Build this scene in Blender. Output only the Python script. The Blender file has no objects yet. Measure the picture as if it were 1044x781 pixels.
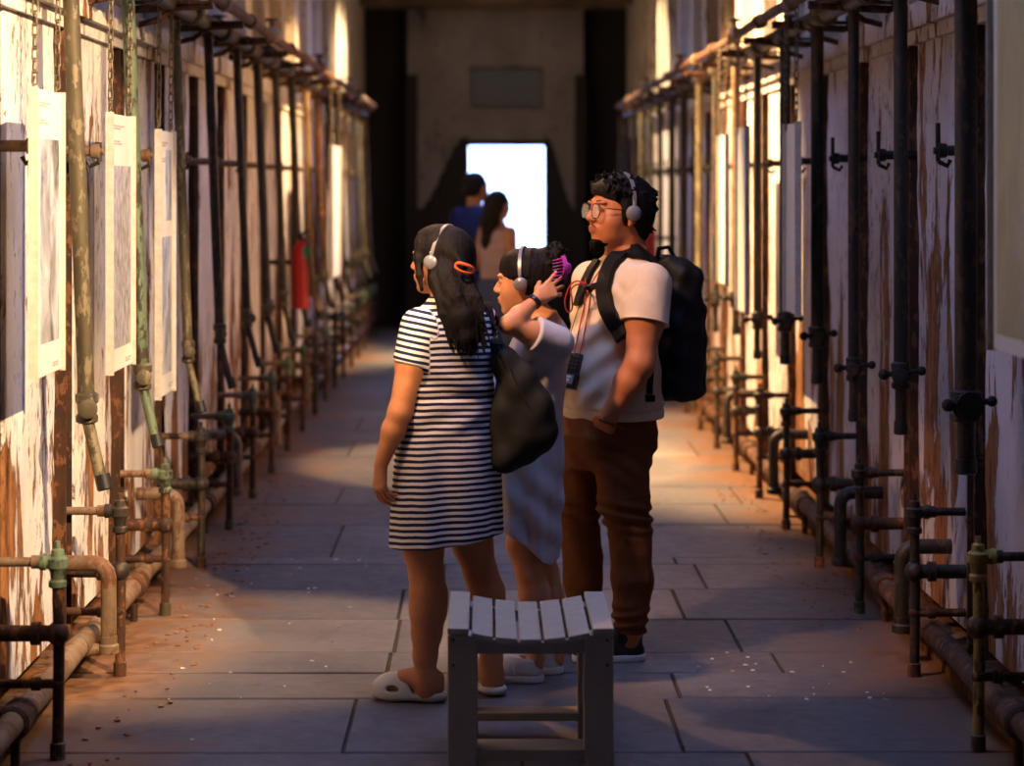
import bpy, bmesh, math, random
import numpy as np
from mathutils import Vector, Matrix
from mathutils.bvhtree import BVHTree

FPX = 2200.0; VX = 497.0; VY = 188.0; EYE = 1.65      # focal length in pixels, vanishing point, eye height
C = bpy.context.scene.collection
rnd = random.Random(7)

def P(px, py, Y):
    return Vector(((px - VX) * Y / FPX, Y, EYE - (py - VY) * Y / FPX))

# ------------------------------------------------------------------ objects
def setp(o, label=None, cat=None, group=None, kind=None):
    if label: o['label'] = label
    if cat: o['category'] = cat
    if group: o['group'] = group
    if kind: o['kind'] = kind
    return o

def empty(name, loc=(0, 0, 0), label=None, cat=None, group=None):
    o = bpy.data.objects.new(name, None)
    o.empty_display_size = .05
    o.location = loc
    C.objects.link(o)
    return setp(o, label, cat, group)

def link_mesh(name, me, mat, parent=None, loc=None):
    o = bpy.data.objects.new(name, me)
    if mat is not None:
        for m in (mat if isinstance(mat, (list, tuple)) else [mat]):
            me.materials.append(m)
    C.objects.link(o)
    if parent is not None:
        o.parent = parent
    if loc is not None: o.location = loc
    return o

def world_loc(o):
    v = Vector(o.location)
    while o.parent is not None:
        o = o.parent; v = v + Vector(o.location)
    return v

class MB:
    """collects shapes into one mesh"""
    def __init__(s): s.v = []; s.f = []; s.m = []; s.mi = 0
    def add(s, vs, fs):
        n = len(s.v); s.v += [tuple(v) for v in vs]
        s.f += [tuple(i + n for i in f) for f in fs]; s.m += [s.mi] * len(fs)
        return s
    def box(s, c, size, R=None):
        hx, hy, hz = [k / 2 for k in size]; c = Vector(c)
        vs = []
        for x in (-hx, hx):
            for y in (-hy, hy):
                for z in (-hz, hz):
                    v = Vector((x, y, z))
                    vs.append(c + (R @ v if R else v))
        return s.add(vs, [(0, 1, 3, 2), (4, 6, 7, 5), (0, 4, 5, 1), (2, 3, 7, 6), (0, 2, 6, 4), (1, 5, 7, 3)])
    def bb(s, lo, hi):
        return s.box([(a + b) / 2 for a, b in zip(lo, hi)], [b - a for a, b in zip(lo, hi)])
    def tube(s, pts, r, n=12, cap=True, closed=False, flat=1.0):
        pts = [Vector(p) for p in pts]; N = len(pts)
        rs = r if isinstance(r, (list, tuple)) else [r] * N
        vs = []; prev = None
        for i, p in enumerate(pts):
            if closed: t = pts[(i + 1) % N] - pts[i - 1]
            else: t = pts[min(i + 1, N - 1)] - pts[max(i - 1, 0)]
            if t.length < 1e-9: t = Vector((0, 0, 1))
            t.normalize()
            if prev is None:
                a = Vector((0, 0, 1)) if abs(t.z) < .9 else Vector((1, 0, 0))
                u = t.cross(a).normalized()
            else:
                u = (prev - t * prev.dot(t))
                u = u.normalized() if u.length > 1e-6 else t.orthogonal().normalized()
            prev = u; w = t.cross(u)
            for k in range(n):
                a = 2 * math.pi * k / n
                vs.append(p + u * math.cos(a) * rs[i] + w * math.sin(a) * rs[i] * flat)
        fs = []
        R = N if closed else N - 1
        for i in range(R):
            j = (i + 1) % N
            for k in range(n):
                k2 = (k + 1) % n
                fs.append((i * n + k, i * n + k2, j * n + k2, j * n + k))
        if cap and not closed:
            fs.append(tuple(range(n - 1, -1, -1))); fs.append(tuple((N - 1) * n + k for k in range(n)))
        return s.add(vs, fs)
    def cyl(s, a, b, r, r2=None, n=16):
        return s.tube([a, b], [r, r if r2 is None else r2], n)
    def lathe(s, base, axis, prof, n=20):
        """prof: list of (distance along axis, radius)"""
        base = Vector(base); ax = Vector(axis).normalized()
        u = ax.orthogonal().normalized(); w = ax.cross(u); vs = []
        for d, r in prof:
            for k in range(n):
                a = 2 * math.pi * k / n
                vs.append(base + ax * d + (u * math.cos(a) + w * math.sin(a)) * max(r, 1e-4))
        fs = []
        for i in range(len(prof) - 1):
            for k in range(n):
                k2 = (k + 1) % n
                fs.append((i * n + k, i * n + k2, (i + 1) * n + k2, (i + 1) * n + k))
        fs.append(tuple(range(n - 1, -1, -1))); fs.append(tuple((len(prof) - 1) * n + k for k in range(n)))
        return s.add(vs, fs)
    def torus(s, c, ax, R, r, n=20, m=8, u=None, sx=1.0):
        ax = Vector(ax).normalized(); u = Vector(u).normalized() if u is not None else ax.orthogonal().normalized()
        w = ax.cross(u)
        pts = [Vector(c) + u * math.cos(2 * math.pi * k / n) * R * sx + w * math.sin(2 * math.pi * k / n) * R for k in range(n)]
        return s.tube(pts, r, m, closed=True)
    def ball(s, c, r, n=14, R=None):
        rx, ry, rz = (r, r, r) if not isinstance(r, (tuple, list)) else r
        vs = []; fs = []; m = n // 2
        for i in range(m + 1):
            t = math.pi * i / m
            for k in range(n):
                a = 2 * math.pi * k / n
                v = Vector((rx * math.sin(t) * math.cos(a), ry * math.sin(t) * math.sin(a), rz * math.cos(t)))
                vs.append(Vector(c) + (R @ v if R else v))
        for i in range(m):
            for k in range(n):
                k2 = (k + 1) % n
                fs.append((i * n + k, (i + 1) * n + k, (i + 1) * n + k2, i * n + k2))
        return s.add(vs, fs)
    def ribbon(s, pts, nrm, width, th):
        """flat band through pts with given surface normals"""
        pts = [Vector(p) for p in pts]; N = len(pts); vs = []
        for i, p in enumerate(pts):
            t = (pts[min(i + 1, N - 1)] - pts[max(i - 1, 0)]).normalized(); n = Vector(nrm[i]).normalized()
            w = t.cross(n).normalized(); n = w.cross(t).normalized()
            hw = (width[i] if isinstance(width, (list, tuple)) else width) / 2
            for a, b in ((-hw, 0), (-hw * .9, th), (hw * .9, th), (hw, 0)):
                vs.append(p + w * a + n * b)
        fs = []
        for i in range(N - 1):
            for k in range(4):
                k2 = (k + 1) % 4
                fs.append((i * 4 + k, (i + 1) * 4 + k, (i + 1) * 4 + k2, i * 4 + k2))
        fs.append((0, 1, 2, 3)); e = (N - 1) * 4; fs.append((e + 3, e + 2, e + 1, e))
        return s.add(vs, fs)
    def build(s, name, mat, parent=None, loc=None, smooth=35, bevel=0, origin=None):
        """origin: world point that becomes the object's origin (top-level things)"""
        me = bpy.data.meshes.new(name)
        off = Vector((0, 0, 0))
        if origin is not None: off = Vector(origin)
        elif parent is not None and loc is None: off = world_loc(parent) if s.__dict__.get('world', True) else off
        vs = [(v[0] - off.x, v[1] - off.y, v[2] - off.z) for v in s.v]
        me.from_pydata(vs, [], s.f); me.update()
        if smooth:
            me.shade_smooth(); me.set_sharp_from_angle(angle=math.radians(smooth))
        o = link_mesh(name, me, mat, parent)
        if isinstance(mat, (list, tuple)) and len(mat) > 1:
            for p, i in zip(me.polygons, s.m): p.material_index = i
        bm = bmesh.new(); bm.from_mesh(me); bmesh.ops.recalc_face_normals(bm, faces=bm.faces); bm.to_mesh(me); bm.free()
        if origin is not None: o.location = origin
        if bevel:
            b = o.modifiers.new('bevel', 'BEVEL'); b.width = bevel; b.segments = 2; b.limit_method = 'ANGLE'; b.angle_limit = math.radians(40)
        return o

def copy_tree(o, parent=None):
    c = o.copy(); C.objects.link(c)
    if parent is not None: c.parent = parent
    for ch in list(o.children): copy_tree(ch, c)
    return c

# ------------------------------------------------------------------ materials
class NT:
    def __init__(s, name):
        s.mat = bpy.data.materials.new(name); s.mat.use_nodes = True
        s.t = s.mat.node_tree; s.t.nodes.clear()
        s.out = s.t.nodes.new('ShaderNodeOutputMaterial')
        s.b = s.t.nodes.new('ShaderNodeBsdfPrincipled'); s.t.links.new(s.b.outputs[0], s.out.inputs[0])
    def n(s, ty, **kw):
        nd = s.t.nodes.new('ShaderNode' + ty)
        for k, v in kw.items(): setattr(nd, k, v)
        return nd
    def l(s, a, b): s.t.links.new(a, b)
    def inp(s, k, v):
        if hasattr(v, 'links'): s.l(v, s.b.inputs[k])
        else: s.b.inputs[k].default_value = v
    def coord(s, scale=(1, 1, 1), kind='Object', rand=False):
        tc = s.n('TexCoord'); mp = s.n('Mapping'); mp.inputs['Scale'].default_value = scale
        s.l(tc.outputs[kind], mp.inputs[0])
        if rand:
            oi = s.n('ObjectInfo'); m = s.n('Math', operation='MULTIPLY'); m.inputs[1].default_value = 37.0
            s.l(oi.outputs['Random'], m.inputs[0])
            cx = s.n('CombineXYZ'); s.l(m.outputs[0], cx.inputs[0]); s.l(m.outputs[0], cx.inputs[2]); s.l(cx.outputs[0], mp.inputs['Location'])
        return mp.outputs[0]
    def noise(s, vec, scale, detail=4, rough=.6, dist=0):
        nd = s.n('TexNoise'); nd.inputs['Scale'].default_value = scale; nd.inputs['Detail'].default_value = detail
        nd.inputs['Roughness'].default_value = rough; nd.inputs['Distortion'].default_value = dist
        s.l(vec, nd.inputs['Vector']); return nd.outputs['Fac']
    def ramp(s, fac, stops, interp='LINEAR'):
        r = s.n('ValToRGB'); cr = r.color_ramp; cr.interpolation = interp
        while len(cr.elements) < len(stops): cr.elements.new(.5)
        for e, (p, c) in zip(cr.elements, stops):
            e.position = p; e.color = (*c, 1) if len(c) == 3 else c
        s.l(fac, r.inputs[0]); return r.outputs[0]
    def mix(s, fac, a, b, blend='MIX'):
        m = s.n('Mix', data_type='RGBA', blend_type=blend)
        for i, v in ((0, fac), (6, a), (7, b)):
            if hasattr(v, 'links'): s.l(v, m.inputs[i])
            elif i == 0: m.inputs[0].default_value = v
            else: m.inputs[i].default_value = (*v, 1)
        return m.outputs[2]
    def math(s, op, a, b=None, clamp=False):
        m = s.n('Math', operation=op); m.use_clamp = clamp
        for i, v in ((0, a), (1, b)):
            if v is None: continue
            if hasattr(v, 'links'): s.l(v, m.inputs[i])
            else: m.inputs[i].default_value = v
        return m.outputs[0]
    def bump(s, h, strength=.3, dist=.01):
        b = s.n('Bump'); b.inputs['Strength'].default_value = strength; b.inputs['Distance'].default_value = dist
        s.l(h, b.inputs['Height']); s.l(b.outputs[0], s.b.inputs['Normal']); return b

def simple(name, col, rough=.6, metal=0, var=.15, nscale=30, bump=.15, bdist=.003, kind='Object', spec=.5, sub=0):
    m = NT(name); v = m.coord(kind=kind)
    f = m.noise(v, nscale, 4)
    dark = tuple(c * (1 - var) for c in col); light = tuple(min(1, c * (1 + var)) for c in col)
    m.inp('Base Color', m.ramp(f, [(.3, dark), (.7, light)]))
    m.inp('Roughness', rough); m.inp('Metallic', metal); m.inp('Specular IOR Level', spec)
    if sub:
        m.inp('Subsurface Weight', sub); m.inp('Subsurface Radius', (.012, .005, .003)); m.inp('Subsurface Scale', 1.0)
    if bump: m.bump(f, bump, bdist)
    return m.mat

def rusty(name, cols, rough=.75, scale=9, metal=.2):
    """old painted and rusted pipe: cols = dark, mid, flake"""
    m = NT(name); v = m.coord((1, 1, .45), rand=True)
    a = m.noise(v, scale, 6, .7); b = m.noise(v, scale * 3.1, 5, .7)
    base = m.ramp(a, [(.32, cols[0]), (.6, cols[1])])
    fl = m.ramp(b, [(.54, (0, 0, 0)), (.58, (1, 1, 1))])
    c = m.mix(fl, base, cols[2])
    m.inp('Base Color', c); m.inp('Roughness', rough); m.inp('Metallic', metal)
    m.bump(b, .5, .004)
    return m.mat

# ------------------------------------------------------------------ implicit surfaces, meshed by surface nets
def basis(f, u=(0, 0, 1)):
    f = Vector(f).normalized(); u = Vector(u); l = u.cross(f).normalized(); u = f.cross(l).normalized()
    return f, l, u

class SDF:
    def __init__(s, lo, hi, h):
        s.lo = np.array(lo, dtype=np.float64); s.h = h
        s.n = np.ceil((np.array(hi) - s.lo) / h).astype(int) + 1
        s.F = np.full(tuple(s.n), 1.0, dtype=np.float32)
    def win(s, lo, hi):
        a = np.clip(np.floor((np.array(lo) - s.lo) / s.h).astype(int), 0, s.n - 1)
        b = np.clip(np.ceil((np.array(hi) - s.lo) / s.h).astype(int) + 1, 1, s.n)
        if (b <= a).any(): return None, None
        ax = [(s.lo[i] + np.arange(a[i], b[i]) * s.h).astype(np.float32) for i in range(3)]
        return tuple(slice(a[i], b[i]) for i in range(3)), np.meshgrid(*ax, indexing='ij', sparse=True)
    def comb(s, sl, d, k, op='add'):
        A = s.F[sl]
        if op == 'add':
            if k > 0:
                h = np.maximum(k - np.abs(A - d), 0) / k
                s.F[sl] = np.minimum(A, d) - h * h * k * .25
            else: s.F[sl] = np.minimum(A, d)
        else:
            d = -d
            if k > 0:
                h = np.maximum(k - np.abs(A - d), 0) / k
                s.F[sl] = np.maximum(A, d) + h * h * k * .25
            else: s.F[sl] = np.maximum(A, d)
    def cap(s, a, b, ra, rb=None, k=.02, flat=False, op='add', sq=None, disp=None):
        """tapered capsule; sq=(axis vector, factor) flattens it"""
        rb = ra if rb is None else rb
        a = np.array(a, dtype=np.float32); b = np.array(b, dtype=np.float32); m = max(ra, rb) * 1.05 + k + 2 * s.h
        sl, X = s.win(np.minimum(a, b) - m, np.maximum(a, b) + m)
        if sl is None: return
        ab = b - a; L2 = max(float(ab @ ab), 1e-9)
        px, py, pz = X[0] - a[0], X[1] - a[1], X[2] - a[2]
        tr = (px * ab[0] + py * ab[1] + pz * ab[2]) / L2
        t = np.clip(tr, 0, 1)
        dx, dy, dz = px - t * ab[0], py - t * ab[1], pz - t * ab[2]
        if sq is not None:
            q = np.array(sq[0], dtype=np.float32); q = q / np.linalg.norm(q)
            c = dx * q[0] + dy * q[1] + dz * q[2]; e = (1 / sq[1] - 1)
            dx, dy, dz = dx + c * e * q[0], dy + c * e * q[1], dz + c * e * q[2]
        d = np.sqrt(dx * dx + dy * dy + dz * dz) - (ra + (rb - ra) * t)
        if flat:
            L = math.sqrt(L2)
            d = np.maximum(d, np.maximum((tr - 1) * L, -tr * L - ra))
        if disp is not None: d = d - disp(X[0], X[1], X[2])
        s.comb(sl, d.astype(np.float32), k, op)
    def chain(s, pts, k=.02, **kw):
        for (a, ra), (b, rb) in zip(pts[:-1], pts[1:]): s.cap(a, b, ra, rb, k, **kw)
    def ell(s, c, r, B=None, k=.02, op='add'):
        c = np.array(c, dtype=np.float32); r = np.array(r, dtype=np.float32); m = float(r.max()) + k + 2 * s.h
        sl, X = s.win(c - m, c + m)
        if sl is None: return
        px, py, pz = X[0] - c[0], X[1] - c[1], X[2] - c[2]
        if B is None: B = ((1, 0, 0), (0, 1, 0), (0, 0, 1))
        q = [px * B[i][0] + py * B[i][1] + pz * B[i][2] for i in range(3)]
        k0 = np.sqrt(sum((q[i] / r[i]) ** 2 for i in range(3)))
        k1 = np.sqrt(sum((q[i] / r[i] ** 2) ** 2 for i in range(3))) + 1e-6
        s.comb(sl, (k0 * (k0 - 1) / k1).astype(np.float32), k, op)
    def rbox(s, c, hsz, rad, B=None, k=0, op='add', disp=None):
        c = np.array(c, dtype=np.float32); m = float(np.linalg.norm(hsz)) + k + 2 * s.h
        sl, X = s.win(c - m, c + m)
        if sl is None: return
        px, py, pz = X[0] - c[0], X[1] - c[1], X[2] - c[2]
        if B is None: B = ((1, 0, 0), (0, 1, 0), (0, 0, 1))
        q = [np.abs(px * B[i][0] + py * B[i][1] + pz * B[i][2]) - (hsz[i] - rad) for i in range(3)]
        d = np.sqrt(sum(np.maximum(v, 0) ** 2 for v in q)) + np.minimum(np.maximum(np.maximum(q[0], q[1]), q[2]), 0) - rad
        if disp is not None: d = d - disp(X[0], X[1], X[2])
        s.comb(sl, d.astype(np.float32), k, op)
    def loft(s, sec, wdir, k=.02, disp=None, grow=0.0):
        """sec: (z, cx, cy, rw, rd) ascending z; wdir = unit direction of rw"""
        A = np.array(sorted(sec)); zl, zh = A[0, 0], A[-1, 0]; R = A[:, 3:5].max() + k + 2 * s.h + .03
        lo = (A[:, 1].min() - R, A[:, 2].min() - R, zl - s.h * 3); hi = (A[:, 1].max() + R, A[:, 2].max() + R, zh + s.h * 3)
        sl, X = s.win(lo, hi)
        zz = X[2].ravel().astype(np.float64)
        zi = np.linspace(zl, zh, 160)
        def sm(col):
            v = np.interp(zi, A[:, 0], A[:, col]); kk = np.array([1, 2, 3, 4, 3, 2, 1.]); kk /= kk.sum()
            vp = np.pad(v, 3, mode='edge'); v2 = np.convolve(vp, kk, 'valid'); return np.interp(zz, zi, v2).astype(np.float32)[None, None, :]
        cx, cy, rw, rd = (sm(i) for i in (1, 2, 3, 4)); rw = rw + grow; rd = rd + grow
        x = X[0] - cx; y = X[1] - cy; w0, w1 = wdir
        a = x * w0 + y * w1; b = -x * w1 + y * w0
        q = np.sqrt((a / rw) ** 2 + (b / rd) ** 2 + 1e-8)
        d = (q - 1) * np.minimum(rw, rd)
        if disp is not None: d = d - disp(X[0], X[1], X[2])
        d = np.maximum(d, np.maximum(zl - X[2], X[2] - zh))
        s.comb(sl, d.astype(np.float32), k)
    def cut(s, p, n):
        """remove what lies on the side n points to"""
        sl, X = s.win(s.lo, s.lo + s.n * s.h)
        d = (X[0] - p[0]) * n[0] + (X[1] - p[1]) * n[1] + (X[2] - p[2]) * n[2]
        s.F = np.maximum(s.F, d.astype(np.float32))
    def mesh(s):
        F = s.F; F[0], F[-1] = 1, 1; F[:, 0], F[:, -1] = 1, 1; F[:, :, 0], F[:, :, -1] = 1, 1
        S = F < 0
        nx, ny, nz = F.shape
        cnt = np.zeros((nx - 1, ny - 1, nz - 1), dtype=np.uint8)
        for i in (0, 1):
            for j in (0, 1):
                for k in (0, 1): cnt += S[i:nx - 1 + i, j:ny - 1 + j, k:nz - 1 + k]
        act = (cnt > 0) & (cnt < 8)
        I, J, K = np.nonzero(act)
        idx = np.full(act.shape, -1, dtype=np.int32); idx[I, J, K] = np.arange(len(I))
        acc = np.zeros((len(I), 3)); num = np.zeros(len(I))
        cs = [(a, b, c) for a in (0, 1) for b in (0, 1) for c in (0, 1)]
        val = {c: F[I + c[0], J + c[1], K + c[2]].astype(np.float64) for c in cs}
        for c in cs:
            for ax in range(3):
                if c[ax] == 0:
                    e = list(c); e[ax] = 1; e = tuple(e)
                    a, b = val[c], val[e]; m = (a < 0) != (b < 0)
                    t = np.where(m, a / np.where(m, a - b, 1), 0)
                    for q in range(3):
                        acc[:, q] += np.where(m, c[q] + (t if q == ax else 0), 0)
                    num += m
        V = (np.stack([I, J, K], 1) + acc / num[:, None]) * s.h + s.lo
        quads = []
        for ax in range(3):
            sh = [slice(None)] * 3; s2 = [slice(None)] * 3
            sh[ax] = slice(0, -1); s2[ax] = slice(1, None)
            m = S[tuple(sh)] != S[tuple(s2)]
            i, j, k = np.nonzero(m); flip = S[i, j, k]
            o1, o2 = [(1, 2), (2, 0), (0, 1)][ax]
            base = np.stack([i, j, k], 1)
            def id_(d1, d2):
                b = base.copy(); b[:, o1] -= d1; b[:, o2] -= d2
                return idx[b[:, 0], b[:, 1], b[:, 2]]
            q = np.stack([id_(0, 0), id_(1, 0), id_(1, 1), id_(0, 1)], 1)
            q[~flip] = q[~flip][:, ::-1]
            quads.append(q)
        Q = np.concatenate(quads)
        return V, Q

def relax(V, Q, it=1, lam=.5):
    E = np.concatenate([Q[:, [0, 1]], Q[:, [1, 2]], Q[:, [2, 3]], Q[:, [3, 0]]]); E = np.concatenate([E, E[:, ::-1]])
    n = len(V); deg = np.bincount(E[:, 0], minlength=n)[:, None]
    for _ in range(it):
        A = np.stack([np.bincount(E[:, 0], weights=V[E[:, 1], c], minlength=n) for c in range(3)], 1) / np.maximum(deg, 1)
        V = V + (A - V) * lam
    return V

def sdf_obj(name, S, mat, parent=None, origin=None, attrs=None, smooth_it=1, keep=None):
    V, Q = S.mesh() if isinstance(S, SDF) else S
    if smooth_it: V = relax(V, Q, smooth_it)
    off = np.array(origin if origin is not None else (world_loc(parent) if parent else (0, 0, 0)))
    me = bpy.data.meshes.new(name)
    me.vertices.add(len(V)); me.vertices.foreach_set('co', (V - off).astype(np.float32).ravel())
    me.loops.add(len(Q) * 4); me.loops.foreach_set('vertex_index', Q.astype(np.int32).ravel())
    me.polygons.add(len(Q)); me.polygons.foreach_set('loop_start', np.arange(0, len(Q) * 4, 4, dtype=np.int32))
    me.update(calc_edges=True); me.validate(); me.shade_smooth()
    for k, fn in (attrs or {}).items():
        a = me.attributes.new(k, 'FLOAT', 'POINT'); a.data.foreach_set('value', np.asarray(fn(V), dtype=np.float32))
    o = link_mesh(name, me, mat, parent)
    if origin is not None: o.location = origin
    if keep is not None: keep.append(BVHTree.FromPolygons([tuple(v) for v in V], [tuple(q) for q in Q]))
    return o

CAMP = Vector((0, 0, EYE))
def hit(bvh, px, py, lift=0.0):
    """the point of a surface seen at a pixel, lifted off it"""
    d = (P(px, py, 10) - CAMP).normalized()
    h = bvh.ray_cast(CAMP, d)
    if h[0] is None: return None, None
    n = h[1]
    if n.dot(d) > 0: n = -n
    return h[0] + n * lift, n
# ------------------------------------------------------------------ materials of the place
def wall_mat(name, plaster, peel=(0.24, 0.095, 0.03), amount=0.0, stain=.3):
    m = NT(name)
    v = m.coord((1, 1, .28)); v2 = m.coord((1, 1, .8))
    n1 = m.noise(v, 3.6, 8, .66, .5); n2 = m.noise(v, 17, 6, .7); n3 = m.noise(v2, 2.1, 4)
    # more has fallen away low down
    tc = m.n('TexCoord'); sx = m.n('SeparateXYZ'); m.l(tc.outputs['Object'], sx.inputs[0])
    low = m.n('MapRange'); m.l(sx.outputs['Z'], low.inputs[0])
    for i, q in ((1, 0.1), (2, 1.5), (3, .075), (4, -.045)): low.inputs[i].default_value = q
    a = m.math('ADD', n1, low.outputs[0]); a = m.math('ADD', a, m.math('MULTIPLY', m.math('SUBTRACT', n2, .5), .22))
    mask = m.ramp(a, [(.565 - amount, (0, 0, 0)), (.58 - amount, (1, 1, 1))])
    edge = m.ramp(a, [(.545 - amount, (0, 0, 0)), (.57 - amount, (1, 1, 1)), (.6 - amount, (0, 0, 0))])
    pc = m.ramp(n3, [(.3, tuple(c * (1 - stain) for c in plaster)), (.6, plaster)])
    pc = m.mix(m.ramp(n2, [(.5, (0, 0, 0)), (.75, (.45, .45, .45))]), pc, tuple(c * .7 for c in plaster))
    pe = m.ramp(n2, [(.35, tuple(c * .12 for c in peel)), (.5, peel), (.68, (peel[0] * 1.5, peel[1] * 1.7, peel[2] * 2))])
    c = m.mix(mask, pc, pe); c = m.mix(m.math('MULTIPLY', edge, .55), c, (.1, .04, .015))
    v3 = m.coord((1, 1, .4)); n4 = m.noise(v3, 34, 5, .75, .3); n5 = m.noise(v3, 2.7, 3)
    cr = m.ramp(m.math('ADD', n4, m.math('MULTIPLY', m.math('SUBTRACT', n5, .5), .35)), [(.60, (0, 0, 0)), (.64, (1, 1, 1))])
    c = m.mix(m.math('MULTIPLY', cr, .8), c, (.11, .05, .025))
    m.inp('Base Color', c); m.inp('Roughness', .85); m.inp('Specular IOR Level', .2)
    h = m.math('SUBTRACT', 1.0, mask); h = m.math('SUBTRACT', h, m.math('MULTIPLY', cr, .4)); h = m.math('ADD', h, m.math('MULTIPLY', n2, .5))
    m.bump(h, .8, .02)
    return m.mat

M = {}
M['plaster'] = wall_mat('peeling plaster', (.80, .73, .68), amount=.022)
M['plaster_r'] = wall_mat('peeling pinkish plaster', (.62, .55, .54), amount=.02)
M['brick'] = wall_mat('bare brown masonry', (.20, .11, .06), peel=(.12, .045, .015), amount=.03)
M['upper'] = wall_mat('old upper wall plaster', (.62, .55, .47), peel=(.25, .15, .08), amount=-.02)
M['endw'] = wall_mat('stained end wall', (.34, .30, .29), peel=(.09, .07, .06), amount=-.02)
M['dark'] = simple('near-black end wall tone', (.03, .025, .02), .9)  # near-black; carries the unlit depth of the side passages
M['ceil'] = simple('dark ceiling plaster', (.16, .11, .07), .9, nscale=3, var=.5)
M['rust'] = rusty('rusted iron', [(.022, .011, .007), (.085, .032, .012), (.20, .08, .03)])
M['dkpipe'] = rusty('dark painted pipe', [(.012, .013, .011), (.035, .026, .018), (.08, .045, .025)], .55)
M['green'] = rusty('flaking green pipe', [(.05, .075, .04), (.14, .19, .11), (.04, .03, .02)], .6)
M['olive'] = rusty('olive painted pipe', [(.045, .036, .018), (.10, .078, .038), (.20, .16, .09)], .6)
M['yellow'] = rusty('yellow flaking pipe', [(.16, .10, .025), (.50, .37, .08), (.08, .04, .015)], .6)
M['beigep'] = rusty('pale painted pipe', [(.12, .07, .035), (.25, .17, .10), (.13, .05, .02)], .6)
M['chain'] = rusty('old chain', [(.07, .05, .035), (.19, .15, .10), (.3, .2, .1)], .5, 30, .6)
M['black'] = simple('black rubber', (.012, .012, .012), .5, var=.2)
M['iron'] = simple('black iron', (.02, .018, .016), .5, .5, var=.3)
M['dirt'] = simple('reddish dirt', (.24, .11, .05), .95, nscale=40, var=.5)
M['red'] = simple('red painted steel', (.5, .015, .01), .35, var=.05)
M['greenlab'] = simple('green tag', (.02, .25, .08), .5)

def poster_face():
    m = NT('poster paper'); m.inp('Base Color', (.80, .76, .66, 1)); m.inp('Roughness', .45); return m.mat
M['poster'] = poster_face()
M['poster_edge'] = simple('poster board edge', (.55, .5, .42), .6)
M['grey_text'] = simple('grey print', (.40, .38, .36), .6, bump=0)
def photo_mat(name, seed, lo, hi, sc):
    m = NT(name); v = m.coord((1, 1.6, .8)); mp = m.n('Mapping'); mp.inputs['Location'].default_value = (seed, seed * 2.3, seed * .7); m.l(v, mp.inputs[0])
    a = m.noise(mp.outputs[0], sc, 6, .62, .6)
    m.inp('Base Color', m.ramp(a, [(.32, lo), (.47, tuple((x + y) / 2 for x, y in zip(lo, hi))), (.62, hi)])); m.inp('Roughness', .4)
    return m.mat
M['photo1'] = photo_mat('print of an old cellblock corridor', 3, (.015, .015, .02), (.62, .61, .62), 7)
M['photo2'] = photo_mat('print of a crowd in rows', 8, (.10, .09, .10), (.55, .53, .56), 22)
M['photo3'] = photo_mat('print of a tall hall', 13, (.04, .06, .09), (.62, .64, .70), 7)
M['photo4'] = photo_mat('aged greenish print', 19, (.34, .30, .14), (.50, .45, .24), 5)

def floor_mat():
    m = NT('worn stone slabs'); v = m.coord((1, 1, 1))
    at = m.n('Attribute', attribute_name='tone'); n1 = m.noise(v, 1.6, 6, .62, .3); n2 = m.noise(v, 14, 8, .7); n3 = m.noise(v, 90, 3)
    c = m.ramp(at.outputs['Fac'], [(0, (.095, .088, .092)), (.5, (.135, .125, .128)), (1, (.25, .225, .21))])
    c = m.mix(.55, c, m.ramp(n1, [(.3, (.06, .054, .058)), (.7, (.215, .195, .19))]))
    c = m.mix(m.ramp(n2, [(.55, (0, 0, 0)), (.8, (.6, .6, .6))]), c, (.09, .075, .07))
    # reddish dust lying towards the two walls
    tc = m.n('TexCoord'); sx = m.n('SeparateXYZ'); m.l(tc.outputs['Object'], sx.inputs[0])
    ax = m.math('ABSOLUTE', m.math('SUBTRACT', sx.outputs['X'], .09))
    d = m.n('MapRange'); m.l(ax, d.inputs[0])
    for i, q in ((1, .8), (2, 1.4), (3, 0), (4, .62)): d.inputs[i].default_value = q
    dm = m.math('ADD', d.outputs[0], m.math('MULTIPLY', m.math('SUBTRACT', n1, .5), 1.5))
    dm = m.ramp(dm, [(.2, (0, 0, 0)), (.62, (1, 1, 1))])
    c = m.mix(dm, c, m.ramp(n2, [(.3, (.09, .04, .018)), (.7, (.25, .125, .06))]))
    m.inp('Base Color', c)
    m.inp('Roughness', m.ramp(n2, [(.3, (.42,) * 3), (.7, (.7,) * 3)])); m.inp('Specular IOR Level', .35)
    h = m.math('ADD', m.math('MULTIPLY', n2, 1.0), m.math('MULTIPLY', n3, .25)); m.bump(h, .4, .008)
    return m.mat
M['floor'] = floor_mat()
M['joint'] = simple('slab joint dirt', (.06, .04, .03), .95)
M['flake'] = simple('white paint flakes', (.75, .72, .68), .7, bump=0)
M['stain'] = simple('dark damp patch', (.10, .09, .10), .6)

M['stool'] = simple('grey painted timber', (.54, .46, .35), .5, nscale=24, var=.08, bump=.1)
M['screw'] = simple('dark screw head', (.06, .05, .04), .4, .7)

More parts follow.
